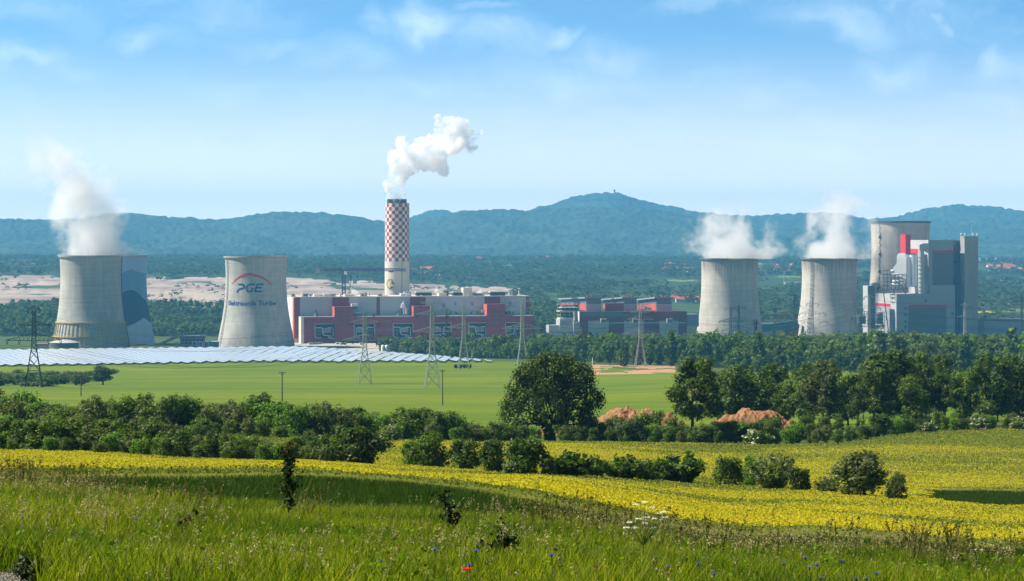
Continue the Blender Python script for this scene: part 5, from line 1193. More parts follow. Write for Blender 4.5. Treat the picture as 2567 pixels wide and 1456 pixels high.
for (k, px, tp, bs, w, lab) in FRONT:
    Y, hgt = at_rows(px, tp, bs, 120, 300); PH = {'b_dark0':3.0,'b_dark1':3.2,'b_mid0':3.0,'b_mid1':3.2,'b_bright':2.8,'b_grey0':3.2,'b_grey1':3.4,'b_shoot':2.6,'b_tall':3.6,'b_flower':3.0}
    PW = {'b_dark0':3.6,'b_dark1':3.2,'b_mid0':3.4,'b_mid1':3.0,'b_bright':3.0,'b_grey0':3.2,'b_grey1':2.8,'b_shoot':2.8,'b_tall':2.2,'b_flower':3.4}
    o = place(k, 'shrub', px, Y, 1, lab, 'shrub', 'shrubs standing in the yellow field', rz=px*.7)
    sw = w*Y/F/PW[k]*1.18; o.scale = (sw, sw, (hgt+.45)/PH[k])

# --- hedges: shrubs in lines; the nearer one left of the big shrub, the longer one behind the rape
def hedge(spec, name, group, labels, step, kinds, seed):
    r = random.Random(seed); px = spec[0][0]
    xs = [s[0] for s in spec]
    while px < spec[-1][0]:
        base = np.interp(px, xs, [s[1] for s in spec]); top = np.interp(px, xs, [s[2] for s in spec]); Y = np.interp(px, xs, [s[3] for s in spec])
        Y = Y+r.uniform(-7, 9); hgt = (base-top)*Y/F*r.uniform(.70, 1.14); k = r.choice(kinds)
        o = place(k, name, px, Y, 1, labels[k], 'shrub', group, rz=r.uniform(0, 6.28))
        sw = hgt*r.uniform(.85, 1.2)/PW[k]; o.scale = (sw, sw*r.uniform(.9,1.15), hgt/PH[k])
        px += step*r.uniform(.6, 1.4)
def lab(where): return {'b_dark0':'rounded dark green shrub in '+where,'b_dark1':'ragged dark green shrub in '+where,'b_mid0':'rounded green shrub in '+where,
  'b_mid1':'ragged green shrub in '+where,'b_bright':'fresh bright green shrub in '+where,'b_grey0':'grey green shrub in '+where,'b_grey1':'feathery grey green shrub in '+where,
  'b_flower':'white flowering shrub in '+where,'b_shoot':'spiky shrub in '+where,'b_tall':'tall narrow green shrub in '+where}
near = 'the near hedge before the second yellow strip'
far = 'the long hedge between yellow field and green field'
K1 = ['b_dark0','b_bright','b_mid0','b_mid0','b_mid1','b_grey0','b_tall','b_grey1','b_mid1']
K2 = K1+['b_bright','b_grey0','b_grey1','b_mid1']
hedge([(-330,1130,1055,228),(120,1138,1052,228),(200,1143,1050,228),(320,1150,1068,227),(480,1158,1085,226),(640,1164,1085,226),(850,1170,1092,224)], 'shrub', 'shrubs of the near hedge', lab(near), 25, K1, 5)
hedge([(-120,1135,1085,220),(300,1152,1098,220),(850,1170,1110,219)], 'shrub', 'shrubs of the near hedge', lab(near), 35, K1, 6)
hedge([(-330,1095,1010,345),(60,1097,1002,345),(150,1100,1040,345),(215,1100,1015,345),(300,1100,1002,345),(420,1102,1008,345),(560,1103,1006,345),(660,1104,1008,345),(760,1104,1022,345),
       (820,1104,1000,348),(900,1104,1018,350),(1000,1104,1022,358),(1080,1106,1022,366),(1150,1108,1040,372),(1300,1111,1048,386)], 'shrub', 'shrubs of the long hedge', lab(far), 20, K2, 7)
hedge([(-150,1100,1045,335),(300,1103,1050,335),(800,1106,1062,336),(1300,1113,1070,380)], 'shrub', 'shrubs of the long hedge', lab(far), 32, K2, 8)
right = 'the hedge under the tall trees'
hedge([(1310,1113,1062,390),(1440,1114,1072,390),(1560,1115,1058,388),(1640,1115,1048,386),(1700,1115,1070,384),(1800,1114,1064,382),(1900,1113,1058,382),(2000,1112,1066,382),(2090,1110,1055,386),
       (2200,1106,1050,400),(2300,1094,1046,430),(2400,1088,1050,445),(2566,1086,1052,455),(2860,1086,1052,455)], 'shrub', 'shrubs under the tall trees', lab(right), 28, ['b_dark0','b_dark1','b_mid0','b_mid1','b_bright','b_grey0'], 9)
hedge([(1900,1085,1040,440),(2100,1080,1038,450),(2300,1076,1040,470),(2860,1075,1042,480)], 'shrub', 'shrubs under the tall trees', lab(right), 42, ['b_dark0','b_mid0','b_grey0','b_mid1'], 10)
for (px, tp, bs, w, k_, lb) in ((1545,1050,1112,90,'b_grey0','grey green shrub in front of the first earth heap'),(1630,1042,1114,90,'b_mid0','broad green shrub covering the middle of the first earth heap'),(1690,1052,1112,70,'b_mid1','ragged green shrub at the end of the first earth heap'),
  (1850,1060,1112,100,'b_bright','bright green shrub at the near foot of the second earth heap'),(1930,1052,1110,90,'b_mid0','rounded green shrub covering the end of the second earth heap'),(1800,1060,1112,60,'b_dark1','dark ragged shrub between the two earth heaps'),(1480,1050,1112,80,'b_dark0','dark shrub just beyond the oak trunk')):
    Y = 402; o = place(k_, 'shrub', px, Y, 1, lb, 'shrub', 'shrubs before the earth heaps', rz=px); o.scale = (w*Y/F/PW[k_],)*2+((bs-tp)*Y/F/PH[k_],)
FLW = [(975,1062,1104,54,340,'white blossoming elder in front of the long hedge, near the middle'),(178,1040,1108,86,232,'shrub topped with white blossom in the near hedge'),
 (2325,1062,1090,62,425,'white blossoming shrub, first of three on the field edge under the tall trees'),(2455,1056,1090,66,432,'white blossoming shrub, middle one of three on the field edge'),
 (2552,1054,1088,60,436,'white blossoming shrub, last of three on the field edge, by the picture edge'),(1895,1072,1112,90,372,'shrub sprinkled with pale blossom below the second earth mound')]
for (px, tp, bs, w, Y, lb) in FLW:
    o = place('b_flower', 'flowering_shrub', px, Y, 1, lb, 'shrub', 'white flowering shrubs', rz=px); o.scale = (w*Y/F/3.4, w*Y/F/3.4, (bs-tp)*Y/F/3.0)

# ------------------------------------------------------------------ trees
def proto_tree(key, seed, h, w, n, size, mat, base, nb, big, fork, r0, bark=None, tuft=None, inner=.2, droop=False, asp=1.5, per=16):
    bl = lumps(seed, h, w, nb, base, 1.0, big)
    if droop: bl = [(x,y,z,a*.8,b*.8,c*1.5) for (x,y,z,a,b,c) in bl]
    bl2 = bl[1:] if big < .5 else bl
    PROTO[key] = [('crown', crown_mesh('crown', bl2, n, size, mat, seed, tuft, per, inner, asp=asp)), ('trunk', limbs_mesh('trunk', h, r0, bl[1:], seed, fork, bark))]
# the great oak: wide crown, a short trunk and heavy limbs, sky holes low down
def oak():
    r = random.Random(44); h, w = 14.2, 16.4; bl = []
    ring = [(-6.4,6.1,2.0),(-5.5,8.6,2.1),(-4.4,10.4,2.2),(-2.6,11.6,2.2),(-.6,12.2,2.1),(1.4,12.1,2.2),(3.2,11.3,2.2),(4.8,9.9,2.2),(5.9,8.1,2.1),(6.5,6.3,1.9),(-6.9,4.6,1.6),(6.2,4.7,1.6),(-4.9,6.4,2.0),(4.3,6.8,2.2),(-2.8,8.8,2.4),(0,9.4,2.5),(2.6,8.9,2.3),
      (-1.2,6.6,1.8),(1.7,6.6,1.8),(-4.8,4.2,1.4),(4.6,4.4,1.5),(-6.0,3.2,1.0),(5.4,3.3,1.1),(6.9,7.4,1.3),(-7.3,6.6,1.3),(-5.3,2.6,1.2),(-4.4,3.4,1.3),(5.2,2.6,1.2),(6.2,3.4,1.1),(4.2,3.6,1.2),(-2.2,4.2,1.5),(2.4,4.3,1.5),(.6,3.4,1.4),(-.9,2.6,1.2),(1.8,2.4,1.2)]
    for (x, z, s) in ring:
        bl.append((x, r.uniform(-2.4,2.4), z, s*.95, s*1.2, s*.85))
    for i in range(16):
        a = r.uniform(0, 6.28); d = r.uniform(3.5,6.0); bl.append((math.cos(a)*d*.7, math.sin(a)*d, r.uniform(5,11), 1.7, 1.7, 1.4))
    for i in range(22):
        x = r.uniform(-6.5,6.5); z = 7.2+5.6*math.sqrt(max(0, 1-(x/7.4)**2)); bl.append((x, r.uniform(-2,2), z, .9, .9, .7))
    PROTO['oak'] = [('crown', crown_mesh('crown', bl, 21000, .27, M['leaf_oak'], 44, .95, 40, .15)), ('trunk', limbs_mesh('trunk', h, .62, bl[:34], 44, .24))]
M['leaf_oak'] = leafmat('oak leaves', [(0,(.016,.030,.001)),(.5,(.036,.066,.002)),(.8,(.075,.12,.004)),(1,(.13,.19,.008))], .45, .05, gain=1.0, spec=.28)
oak()
place('oak', 'oak_tree', 1384, 398, 1.0, 'great broad crowned dark oak standing in front of the green field', 'tree', rz=0, dz=0).scale = (.94, .94, 1.0)
proto_tree('t_dense', 20, 15, 11, 9000, .36, M['leaf_dark'], .10, 22, .5, .2, .32)
proto_tree('t_ragged', 21, 17, 9.5, 7000, .36, M['leaf_mid'], .16, 24, .34, .35, .3)
proto_tree('t_birch', 22, 15, 7.5, 7000, .26, M['leaf_grey'], .12, 20, .38, .4, .2, M['birch_bark'], droop=True)
proto_tree('t_mid', 23, 13, 8, 7000, .32, M['leaf_mid'], .06, 20, .44, .2, .25)
proto_tree('t_open', 24, 15, 9, 5200, .34, M['leaf_dark'], .22, 20, .30, .4, .28)
proto_tree('t_dark2', 25, 17, 10, 9500, .34, M['leaf_dark'], .08, 26, .42, .2, .34)
TH = {'t_dense':15,'t_ragged':17,'t_birch':15,'t_mid':13,'t_open':15,'t_dark2':17}; TW = {'t_dense':11,'t_ragged':9.5,'t_birch':7.5,'t_mid':8,'t_open':9,'t_dark2':10}
RIGHT = [('t_ragged',1735,888,1108,150,385,'lopsided tree with open branches and yellow green top beside the first earth mound'),
 ('t_dense',1868,920,1062,160,470,'wide dense dark tree behind the second earth mound'),('t_mid',1812,935,1066,80,480,'slender tree half hidden by the wide dense dark one'),
 ('t_mid',1975,945,1062,92,480,'compact green tree with a gap of field on each side'),
 ('t_birch',2062,903,1068,118,470,'tall drooping grey green birch after the compact green tree'),('t_mid',2015,955,1068,70,475,'short green tree leaning on the drooping birch'),
 ('t_mid',2125,935,1070,95,480,'leafy mid green tree between birch and the great dark tree'),('t_dark2',2243,866,1072,190,478,'great dark tree, highest and widest of the group on that side'),
 ('t_ragged',2190,915,1072,100,470,'ragged green tree in front of the great dark tree'),('t_ragged',2320,905,1070,95,485,'thin green tree next after the great dark tree'),
 ('t_open',2365,930,1068,100,480,'bare looking tree with dark twisting branches'),('t_mid',2418,925,1072,95,490,'light green tree behind the bare looking one'),
 ('t_dark2',2487,874,1075,125,478,'tall pointed dark tree near the picture edge'),('t_dense',2550,893,1078,120,485,'dense dark tree cut by the picture edge'),
 ('t_dark2',2630,880,1078,140,490,'dark tree just outside the picture edge'),('t_mid',2285,940,1072,80,465,'low green tree under the great dark tree'),
 ('t_mid',1930,980,1064,60,485,'small tree tucked beside the wide dense dark one'),('t_open',2150,960,1072,70,460,'small open tree below the leafy mid green one')]
for (k, px, tp, bs, w, Y, lb) in RIGHT:
    o = place(k, 'field_tree', px, Y, 1, lb, 'tree', 'tall trees at the field edge', rz=px*.37)
    zb = gz1((px-CX)*Y/F, Y); hgt = H-(tp-HR)*Y/F-zb; o.scale = (w*Y/F/TW[k], w*Y/F/TW[k], hgt/TH[k])
r_ = random.Random(77)
for i in range(34):
    px = 1790+i*31+r_.uniform(-14,14); Y = r_.uniform(505, 600); k = r_.choice(['t_mid','t_dense','t_ragged','t_birch','t_mid']); s = r_.uniform(.55,.92)
    o = place(k, 'field_tree', px, Y, s, {'t_mid':'mid green tree','t_dense':'dense dark tree','t_ragged':'ragged green tree','t_birch':'drooping grey green tree'}[k]+' in the second row behind the tall field edge trees', 'tree', 'second row of field edge trees')
# the dark round tree and scrub in the green field on the other side, and the scrub under the pylon
Y, hg = at_rows(258, 918, 964, 900, 1500)
o = place('t_dense', 'field_tree', 258, Y, 1, 'dark round solitary tree at the end of the scrub strip in the green field', 'tree', rz=1.0); o.scale = (72*Y/F/11,)*2+(hg/14.5,); 
r_ = random.Random(3)
for i in range(34):
    px = -60+i*8.2+r_.uniform(-5,5); far_ = i % 2; Y = (1420 if far_ else 1310)+r_.uniform(-40,40); k = r_.choice(['b_dark0','b_mid0','b_mid1','b_grey0'])
    o = place(k, 'scrub_bush', px, Y, 1, {'b_dark0':'dark scrub bush in the strip beside the pylon','b_mid0':'rounded green scrub bush in the strip beside the pylon','b_mid1':'ragged green scrub bush in the strip beside the pylon','b_grey0':'grey green scrub bush in the strip beside the pylon'}[k], 'shrub', 'scrub strip beside the pylon')
    s = r_.uniform(1.5, 2.6); o.scale = (s*1.3, s*1.3, s*.75)
for i in range(7):
    px = 54+i*9.5; Y = 1262+r_.uniform(-5,5)
    o = place('b_flower', 'flowering_shrub', px, Y, 1, 'pale flowering bush at the foot of the pylon in the scrub', 'shrub', 'bushes round the pylon foot'); o.scale = (.85,.85,.75)
for i in range(4):
    o = place('b_dark1', 'shrub', 1143+i*11, 1635+r_.uniform(-4,4), 1, 'dark low bush under the pylon at the end of the panels', 'shrub', 'bushes under the pylon by the panels'); o.scale = (1.3,1.3,.8)

# ------------------------------------------------------------------ woodland
def proto_far(key, seed, h, w, n, size, mat, base=.05, big=.5, nb=9, droop=False):
    bl = lumps(seed, h, w, nb, base, 1.0, big)
    if droop: bl = [(x,y,z,a*.8,b*.8,c*1.5) for (x,y,z,a,b,c) in bl]
    st = MB(); st.tube((0,0,-.5),(0,0,h*.6), .22, .08, 5)
    PROTO[key] = [('crown', crown_mesh('crown', bl, n, size, mat, seed, size*1.2, 8, .2)), ('trunk', st.mesh('trunk', M['bark']))]
M['leaf_olive'] = leafmat('olive leaves', [(0,(.03,.045,.012)),(.5,(.058,.078,.02)),(.85,(.09,.11,.03)),(1,(.12,.14,.04))], .45, .25, gain=1.35, spec=.28)
FK = ['f_a','f_b','f_c','f_d','f_e','f_g']
for i, k in enumerate(FK):
    proto_far(k, 50+i, 13, [9,8,7,9,6,8][i], 620, .85, [M['leaf_mid'],M['leaf_dark'],M['leaf_olive'],M['leaf_olive'],M['leaf_dark'],M['leaf_mid']][i], .05, [.5,.45,.4,.5,.42,.48][i], 10, i in (2,4))
FL = {'f_a':'broad green tree','f_b':'dark green tree','f_c':'slender olive tree','f_d':'broad olive tree','f_e':'narrow dark tree','f_g':'rounded green tree'}
def wood_edge(px):   # where the wood behind the green field begins
    return np.interp(px, [940,1000,1100,1230,1300,1400,1480,1560,1700,1850,2000,2150,2300,2566,2800], [2300,2260,2180,2080,1930,1840,1760,1720,1700,1560,1500,1450,1400,1350,1350])
r_ = random.Random(12); cnt = 0
tries = 0
while cnt < 285 and tries < 5000:
    tries += 1
    px = r_.uniform(1000, 2640); Y = wood_edge(px)+abs(r_.gauss(0, 90))+(fbm(np.array([px/60.]), np.array([1.]), 4, 2)[0]-.5)*120
    k = r_.choice(FK); cnt += 1
    o = place(k, 'woodland_tree', px, Y, 1, FL[k]+' on the near edge of the wood in front of the power station', 'tree', 'trees along the edge of the wood', rz=r_.uniform(0,6.28))
    s = r_.choice([.55,.7,.85,1,1.1,1.3,1.6])*r_.uniform(.85,1.12)*(1.1 if px > 1750 else 1); o.scale = (s*r_.uniform(.85,1.2), s*r_.uniform(.85,1.2), s)
def forest(name, label, X, Y, hmin, hmax, nper, size, mat, seed, dz=0.0, wide=.62, soft=0.0):
    """a wood seen as one mass: every tree a clump of leaf cards"""
    r = np.random.default_rng(seed); n = len(X); Z = gz(X, Y)+dz; hh = r.uniform(hmin, hmax, n)*(.8+.4*fbm(X/60, Y/60, seed, 2)); ww = hh*wide*r.uniform(.7,1.15,n)
    k = np.repeat(np.arange(n), nper); d = r.normal(size=(len(k),3)); d /= np.linalg.norm(d, axis=1, keepdims=True); d[:,2] = np.abs(d[:,2])*1.0-.25*(r.random(len(k))<.4)
    lob = 1+.25*np.sin(d[:,0]*5+k)*np.cos(d[:,1]*4+k*1.7)
    Pt = np.stack([X[k]+d[:,0]*ww[k]*.5*lob, Y[k]+d[:,1]*ww[k]*.5*lob, Z[k]+hh[k]*(.42+.55*d[:,2]*lob)], -1)
    V, Fq = cards(Pt, d*(1.0-.65*soft)+np.array([0,0,.25+.75*soft]), (size*hh/np.mean(hh))[k], r, 1.3, .45-.25*soft)
    o = link(name, np_mesh(name, V, Fq, mat)); return tag(o, label, 'wood', kind='stuff')
def scatter(n, px0, px1, Y0, Y1, seed, pred=None):
    r = np.random.default_rng(seed); Y = np.sqrt(r.uniform(Y0**2, Y1**2, n)); px = r.uniform(px0, px1, n); X = (px-CX)*Y/F
    k = np.ones(n, bool) if pred is None else pred(px, X, Y); return X[k], Y[k]
M['leaf_wood'] = leafmat('woodland leaves', [(0,(.022,.042,.008)),(.4,(.042,.070,.012)),(.75,(.065,.095,.018)),(1,(.10,.135,.028))], .45, .1, gain=1.35, spec=.02)
X, Y = scatter(6400, 960, 2720, 1380, 2880, 31, lambda px, X, Y: (Y > wood_edge(px)+60) & (Y < np.interp(px, [960,1250,1320,2800], [2700,2750,2880,2880])) & ((fbm(X/45, Y/70, 15, 3) > .36)))
forest('woodland', 'broadleaf wood filling the ground in front of the power station', X, Y, 11, 20, 46, 2.6, M['leaf_wood'], 32)
def wpred(px, X, Y): return ((px < 745) & (Y > 3300+0*px) | (px > 560) & (Y > 3420)) & ~pit_mask(px, Y) & ~((px > 405) & (px < 565) & (Y > 3620) & (Y < 3820)) & (fbm(X/80, Y/80, 8, 3) > .30)
X, Y = scatter(7000, -260, 1400, 3300, 4060, 33, wpred)
forest('woodland', 'dark wood behind the cooling towers below the pale pit', X, Y, 9, 16, 30, 3.0, M['leaf_wood'], 34)
def vpred(px, X, Y):
    return ~pit_mask(px, Y) & (fbm(X/230, Y/420, 17, 4) > np.interp(Y, [3600,4600,6000,8000], [.34,.39,.43,.42]))
X, Y = scatter(21000, -350, 2900, 3650, 8700, 35, lambda px, X, Y: vpred(px, X, Y) & (clearing(px, Y, X) == 0))
k = (X*F/Y+CX > 1300) | (Y > 5300)
forest('woodland', 'hazy woods and copses spread over the far valley', X[k], Y[k], 10, 19, 13, 6.0, M['leaf_far'], 36, wide=1.3, soft=1.0)
X, Y = scatter(2600, -350, 1300, 3950, 5500, 37, lambda px, X, Y: (fbm(X/120, Y/200, 27, 4) > .60))
forest('woodland', 'patches of scrub on the benches of the pale pit', X, Y, 4, 8, 10, 3.5, M['leaf_far'], 38, wide=1.3, soft=1.0)
# ------------------------------------------------------------------ rape in flower and the near meadow
def tri_mesh(name, V, T, mat): return np_mesh(name, V, T, mat)
M['rape_flower'] = leafmat('rape flowers', [(0,(.32,.26,.012)),(.5,(.48,.41,.016)),(1,(.62,.55,.035))], .35, .02, spec=.02)
M['rape_leaf'] = leafmat('rape leaves', [(0,(.09,.12,.016)),(.6,(.15,.185,.03)),(1,(.22,.25,.05))], .4, .02, spec=.03)
def rape():
    r = np.random.default_rng(70); n = 2100000
    Y = np.exp(r.uniform(np.log(52), np.log(450), n)); px = r.uniform(-900, 3466, n); X = (px-CX)*Y/F
    zz = (np.abs(px-CX) < CX+110+F*7/Y); px, Y, X = px[zz], Y[zz], X[zz]; zz = zone(px, Y, X) == 2; X, Y, px = X[zz], Y[zz], px[zz]
    dens = fbm(X/9, Y/16, 71, 4); thin = fbm(X/28, Y/70, 73, 3); Z = gz(X, Y)
    top = .50+.10*(vnoise(X/1.5, Y/1.5, 5)-.5)
    rear = np.clip((Y-np.interp(px, [0,1283,2566], [300,318,330]))/40, 0, 1)       # the far strip has hardly come into flower
    pf = np.clip(.46+1.6*(dens-.5)+1.3*(thin-.5)-.42*rear, .06, .92)
    fl = r.random(len(X)) < pf
    for nm, mk, sel, s0, zlo, zhi, lab_ in (('rapeseed_flowers','rape_flower',fl,.046,.82,1.02,'yellow flowers covering the rape field'),('rapeseed_plants','rape_leaf',~fl,.075,.45,.95,'green leaves and stems of the rape crop')):
        q = np.where(sel)[0]; s = s0*(Y[q]/90)**.5
        Pt = np.stack([X[q], Y[q], Z[q]+top[q]*r.uniform(zlo, zhi, len(q))], -1)
        N = np.stack([r.normal(size=len(q))*.35, -.35+r.normal(size=len(q))*.3, .8+0*s], -1)
        V, Fq = cards(Pt, N, s, r, 1.25, .45)
        o = link(nm, np_mesh(nm, V, Fq, M[mk])); tag(o, lab_, 'crop', kind='stuff')
rape()

def blades(X, Y, hgt, wid, r, lean=.35, segs=3):
    n = len(X); Z = gz(X, Y)-.02; a = r.uniform(0, 6.283, n); la = r.uniform(0, 6.283, n); ln = lean*hgt*r.uniform(.2, 1.2, n)
    wx, wy = np.cos(a)*wid*.5, np.sin(a)*wid*.5; lx, ly = np.cos(la)*ln+.04*hgt, np.sin(la)*ln
    V = []
    for t, w in ((0, 1.0), (.45, .85), (.8, .5)):
        b = t**1.8; cxp, cyp, cz = X+lx*b, Y+ly*b, Z+hgt*(t-.12*b*t)
        V.append(np.stack([cxp-wx*w, cyp-wy*w, cz], -1)); V.append(np.stack([cxp+wx*w, cyp+wy*w, cz], -1))
    V.append(np.stack([X+lx, Y+ly, Z+hgt*.9], -1))
    V = np.stack(V, 1).reshape(-1, 3); b = np.arange(n)[:,None]*7
    T = np.concatenate([b+np.array([[0,1,3]]), b+np.array([[0,3,2]]), b+np.array([[2,3,5]]), b+np.array([[2,5,4]]), b+np.array([[4,5,6]])], 0)
    return V, T
def drift(m, scale, lo, hi):
    """patches of the meadow differ in species and so in colour"""
    g = NG(m.node_tree); pos = g.node('ShaderNodeNewGeometry').outputs['Position']; f = g.smooth(g.noise(g.vm('MULTIPLY', pos, (1,.6,1)), scale, 4, .6), .33, .67)
    t = g.mix(f, lo, hi)
    for n in list(m.node_tree.nodes):
        sk = n.inputs.get('Base Color') or (n.inputs.get('Color') if n.type == 'BSDF_TRANSLUCENT' else None)
        if sk is not None and sk.is_linked: src = sk.links[0].from_socket; m.node_tree.links.new(g.vm('MULTIPLY', src, t), sk)
    return m
M['grass'] = leafmat('meadow grass', [(0,(.04,.07,.004)),(.3,(.095,.145,.005)),(.6,(.165,.225,.007)),(.86,(.25,.30,.010)),(.95,(.32,.28,.05)),(1,(.40,.32,.13))], .5, .02, spec=.08)
drift(M['grass'], .55, (.50,.66,.7), (1.38,1.27,1.0))
M['grass_dark'] = leafmat('dark margin grass', [(0,(.016,.038,.005)),(.5,(.030,.066,.007)),(.9,(.055,.10,.010)),(1,(.09,.14,.02))], .35, .02, spec=.04)
M['straw'] = leafmat('dry seed heads', [(0,(.20,.16,.07)),(.5,(.34,.28,.15)),(1,(.52,.44,.28))], .4, .02)
M['stem_brown'] = leafmat('grass stalks', [(0,(.06,.07,.015)),(.6,(.12,.12,.03)),(1,(.22,.18,.07))], .35, .02)
def meadow_pts(n, seed, y0=14.0, extra=0.0, pxr=(-900, 3466)):
    r = np.random.default_rng(seed); Y = np.sqrt(r.uniform(y0**2, 50**2, n)); px = r.uniform(*pxr, n)
    k = Y < z_crest(px)+extra; return px[k], ((px-CX)*Y/F)[k], Y[k], r
def bare(px, Y): return (px < 95) & (px > -330) & (Y < 23.2)
def meadow():
    px, X, Y, r = meadow_pts(250000, 80)
    k = ~bare(px, Y); px, X, Y = px[k], X[k], Y[k]
    patch = fbm(X/1.6, Y/2.6, 81, 4)
    h = .17+.30*patch+.08*r.random(len(X)); h *= np.interp(px, [0,300,1283,1900,2566], [1.05,1.0,.95,.9,.9])
    V, T = blades(X, Y, h, .0062+.006*r.random(len(X)), r, .55)
    tag(link('meadow_grass', tri_mesh('meadow_grass', V, T, M['grass'])), 'long sunlit meadow grass on the near slope', 'grass', kind='stuff')
    # margin between meadow and rape: shorter, darker, even
    n = 175000; r = np.random.default_rng(83); Y = np.exp(r.uniform(np.log(36), np.log(118), n)); px = r.uniform(-700, 3266, n); X = (px-CX)*Y/F
    k = zone(px, Y, X) == 1; X, Y = X[k], Y[k]
    n2 = 62000; Y2 = np.sqrt(r.uniform(155**2, 228**2, n2)); p2 = r.uniform(2260, 2960, n2); X2 = (p2-CX)*Y2/F; k = zone(p2, Y2, X2) == 1
    X = np.concatenate([X, X2[k]]); Y = np.concatenate([Y, Y2[k]])
    V, T = blades(X, Y, (.16+.16*r.random(len(X)))*(1+.25*(Y > 150)), .010*(Y/50)**.8, r, .5)
    tag(link('margin_grass', tri_mesh('margin_grass', V, T, M['grass_dark'])), 'dark green grass margin between meadow and rape', 'grass', kind='stuff')
    # flowering stalks with seed heads
    px, X, Y, r = meadow_pts(21000, 85, 17, -1)
    w = fbm(X/2.2, Y/3.0, 87, 3); k = (r.random(len(X)) < np.clip(3.0*(w-.42), .03, 1)*np.clip((Y-19)/12, .3, 1)) & ~bare(px, Y); X, Y, px = X[k], Y[k], px[k]
    h = r.uniform(.34, .62, len(X)); seed_stalks(X, Y, h, r, 'seed_grass', 'pale seed heads nodding above the meadow grass')
    # tall stalks standing up against the field along the brow
    r = np.random.default_rng(89); cl = [(40,60,90),(230,120,90),(480,120,50),(760,70,30),(1440,90,70),(1340,90,26),(1560,50,26),(1830,170,46),(2290,45,60),(2390,40,50),(2500,90,34),(2110,120,24),(1700,60,20),(100,160,60)]
    px = np.concatenate([r.normal(c, s*.6, n) for (c, s, n) in cl]); Y = z_crest(px)-r.uniform(.5, 7, len(px)); X = (px-CX)*Y/F
    h = np.interp(px, [0,500,1300,1600,2300,2566], [.52,.50,.55,.5,.58,.5])*r.uniform(.8, 1.5, len(px))
    seed_stalks(X, Y, h, r, 'tall_grass', 'tall dark grass stalks standing along the brow of the slope', .8, True)
def seed_stalks(X, Y, h, r, name, label, frac=1.0, dark=False):
    n = len(X); V, T = blades(X, Y, h, np.full(n, .0055 if not dark else .014), r, .22)
    tip = V.reshape(n, 7, 3)[:, 6]; mid = V.reshape(n, 7, 3)[:, 4]
    m = 11; k = np.repeat(np.arange(n), m); t = r.uniform(-.15 if not dark else -.9, 1, len(k))
    Pt = tip[k]*(t[:,None])+mid[k]*(1-t[:,None])+r.normal(size=(len(k),3))*np.array([.008,.008,.008])*(0.8 if dark else 1.2)
    N = r.normal(size=(len(k),3)); V2, F2 = cards(Pt, N, .0115 if not dark else .017, r, 2.2 if not dark else 3.4, .4)
    o = empty(name, (0,0,0), label, 'grass'); o['kind'] = 'stuff'
    a = link('stalks', tri_mesh('stalks', V, T, M['stem_brown']), o); b = link('seed_heads', np_mesh('seed_heads', V2, F2, M['straw'] if not dark else M['stem_brown']), o)
meadow()
# ------------------------------------------------------------------ single plants on the near slope
M['sap_leaf'] = leafmat('sapling leaves', [(0,(.012,.026,.006)),(.5,(.022,.045,.010)),(.9,(.05,.08,.018)),(1,(.10,.12,.04))], .25, .05)
M['red_leaf'] = leafmat('reddish young leaves', [(0,(.16,.04,.015)),(1,(.34,.12,.03))], .4, .05)
M['petal_red'] = leafmat('poppy petals', [(0,(.62,.012,.006)),(1,(.75,.03,.01))], .3, .02)
M['petal_blue'] = leafmat('cornflower petals', [(0,(.03,.04,.50)),(1,(.08,.09,.72))], .3, .02)
M['petal_white'] = leafmat('white umbels', [(0,(.62,.64,.56)),(1,(.80,.82,.74))], .2, .02)
M['stem_green'] = plain('green stems', (.07,.11,.02), .8, .2, 3)
M['gravel'] = plain('grey gravel', (.20,.17,.155), .95, .35, 6.0)
def Yhead(px, row, h):
    """distance at which something h high has its top on this row"""
    Ys = np.linspace(20.5, 44, 200); X = (px-CX)*Ys/F; rr_ = HR+(H-gz(X, Ys)-h)*F/Ys; return float(Ys[np.argmin(np.abs(rr_-row))])
def spray(pts, n, spread, size, mat, name, parent, seed, up=.3, asp=1.8):
    r = np.random.default_rng(seed); A = np.array(pts, float); k = r.integers(0, len(A), n); Pt = A[k]+r.normal(size=(n,3))*spread; N = r.normal(size=(n,3)); N[:,2] += up
    return link(name, np_mesh(name, *cards(Pt, N, size, r, asp, .5), mat), parent)
def sapling(px, rt, rb, Y, bends, label, nl, seed, red=True):
    k = Y/F; X = (px-CX)*k; g0 = gz1(X, Y); h = H-(rt-HR)*k-g0; o = empty('sapling', (X, Y, g0), label, 'sapling'); r = random.Random(seed)
    pts = [Vector((bx*k, r.uniform(-.03,.03), h*t)) for (t, bx) in bends]; b = MB()
    for i in range(len(pts)-1): b.tube(pts[i]-Vector((0,0,.1 if i == 0 else 0)), pts[i+1], .016*(1-i/len(pts))+.004, .016*(1-(i+1)/len(pts))+.004, 6)
    tips = []
    for i in range(16):
        t = r.uniform(.25, .97)*(len(pts)-1); j = int(t); q = pts[j].lerp(pts[min(j+1,len(pts)-1)], t-j); a = r.uniform(0, 6.28); L = r.uniform(.06,.22)*(1.1-t/len(pts)*.75)
        e = q+Vector((math.cos(a)*L, math.sin(a)*L, L*.8)); b.tube(q, e, .005, .002, 4); tips += [q.lerp(e, f) for f in (.3,.6,1)]
    b.build('stem', M['bark'], o, True)
    mid = [pts[0].lerp(pts[-1], 0)]+[pts[j].lerp(pts[j+1], f) for j in range(len(pts)-1) for f in (0,.25,.5,.75)]; mid = [m_ for m_ in mid if m_.z > h*.28]
    spray([tuple(v) for v in tips+mid], nl, .034, .036, M['sap_leaf'], 'foliage', o, seed)
    if red: spray([tuple(pts[-1]), tuple(pts[-1]-Vector((.02,0,.04)))]+[tuple(v) for v in tips[2::9]], 26, .022, .022, M['red_leaf'], 'young_leaves', o, seed+1)
    return o
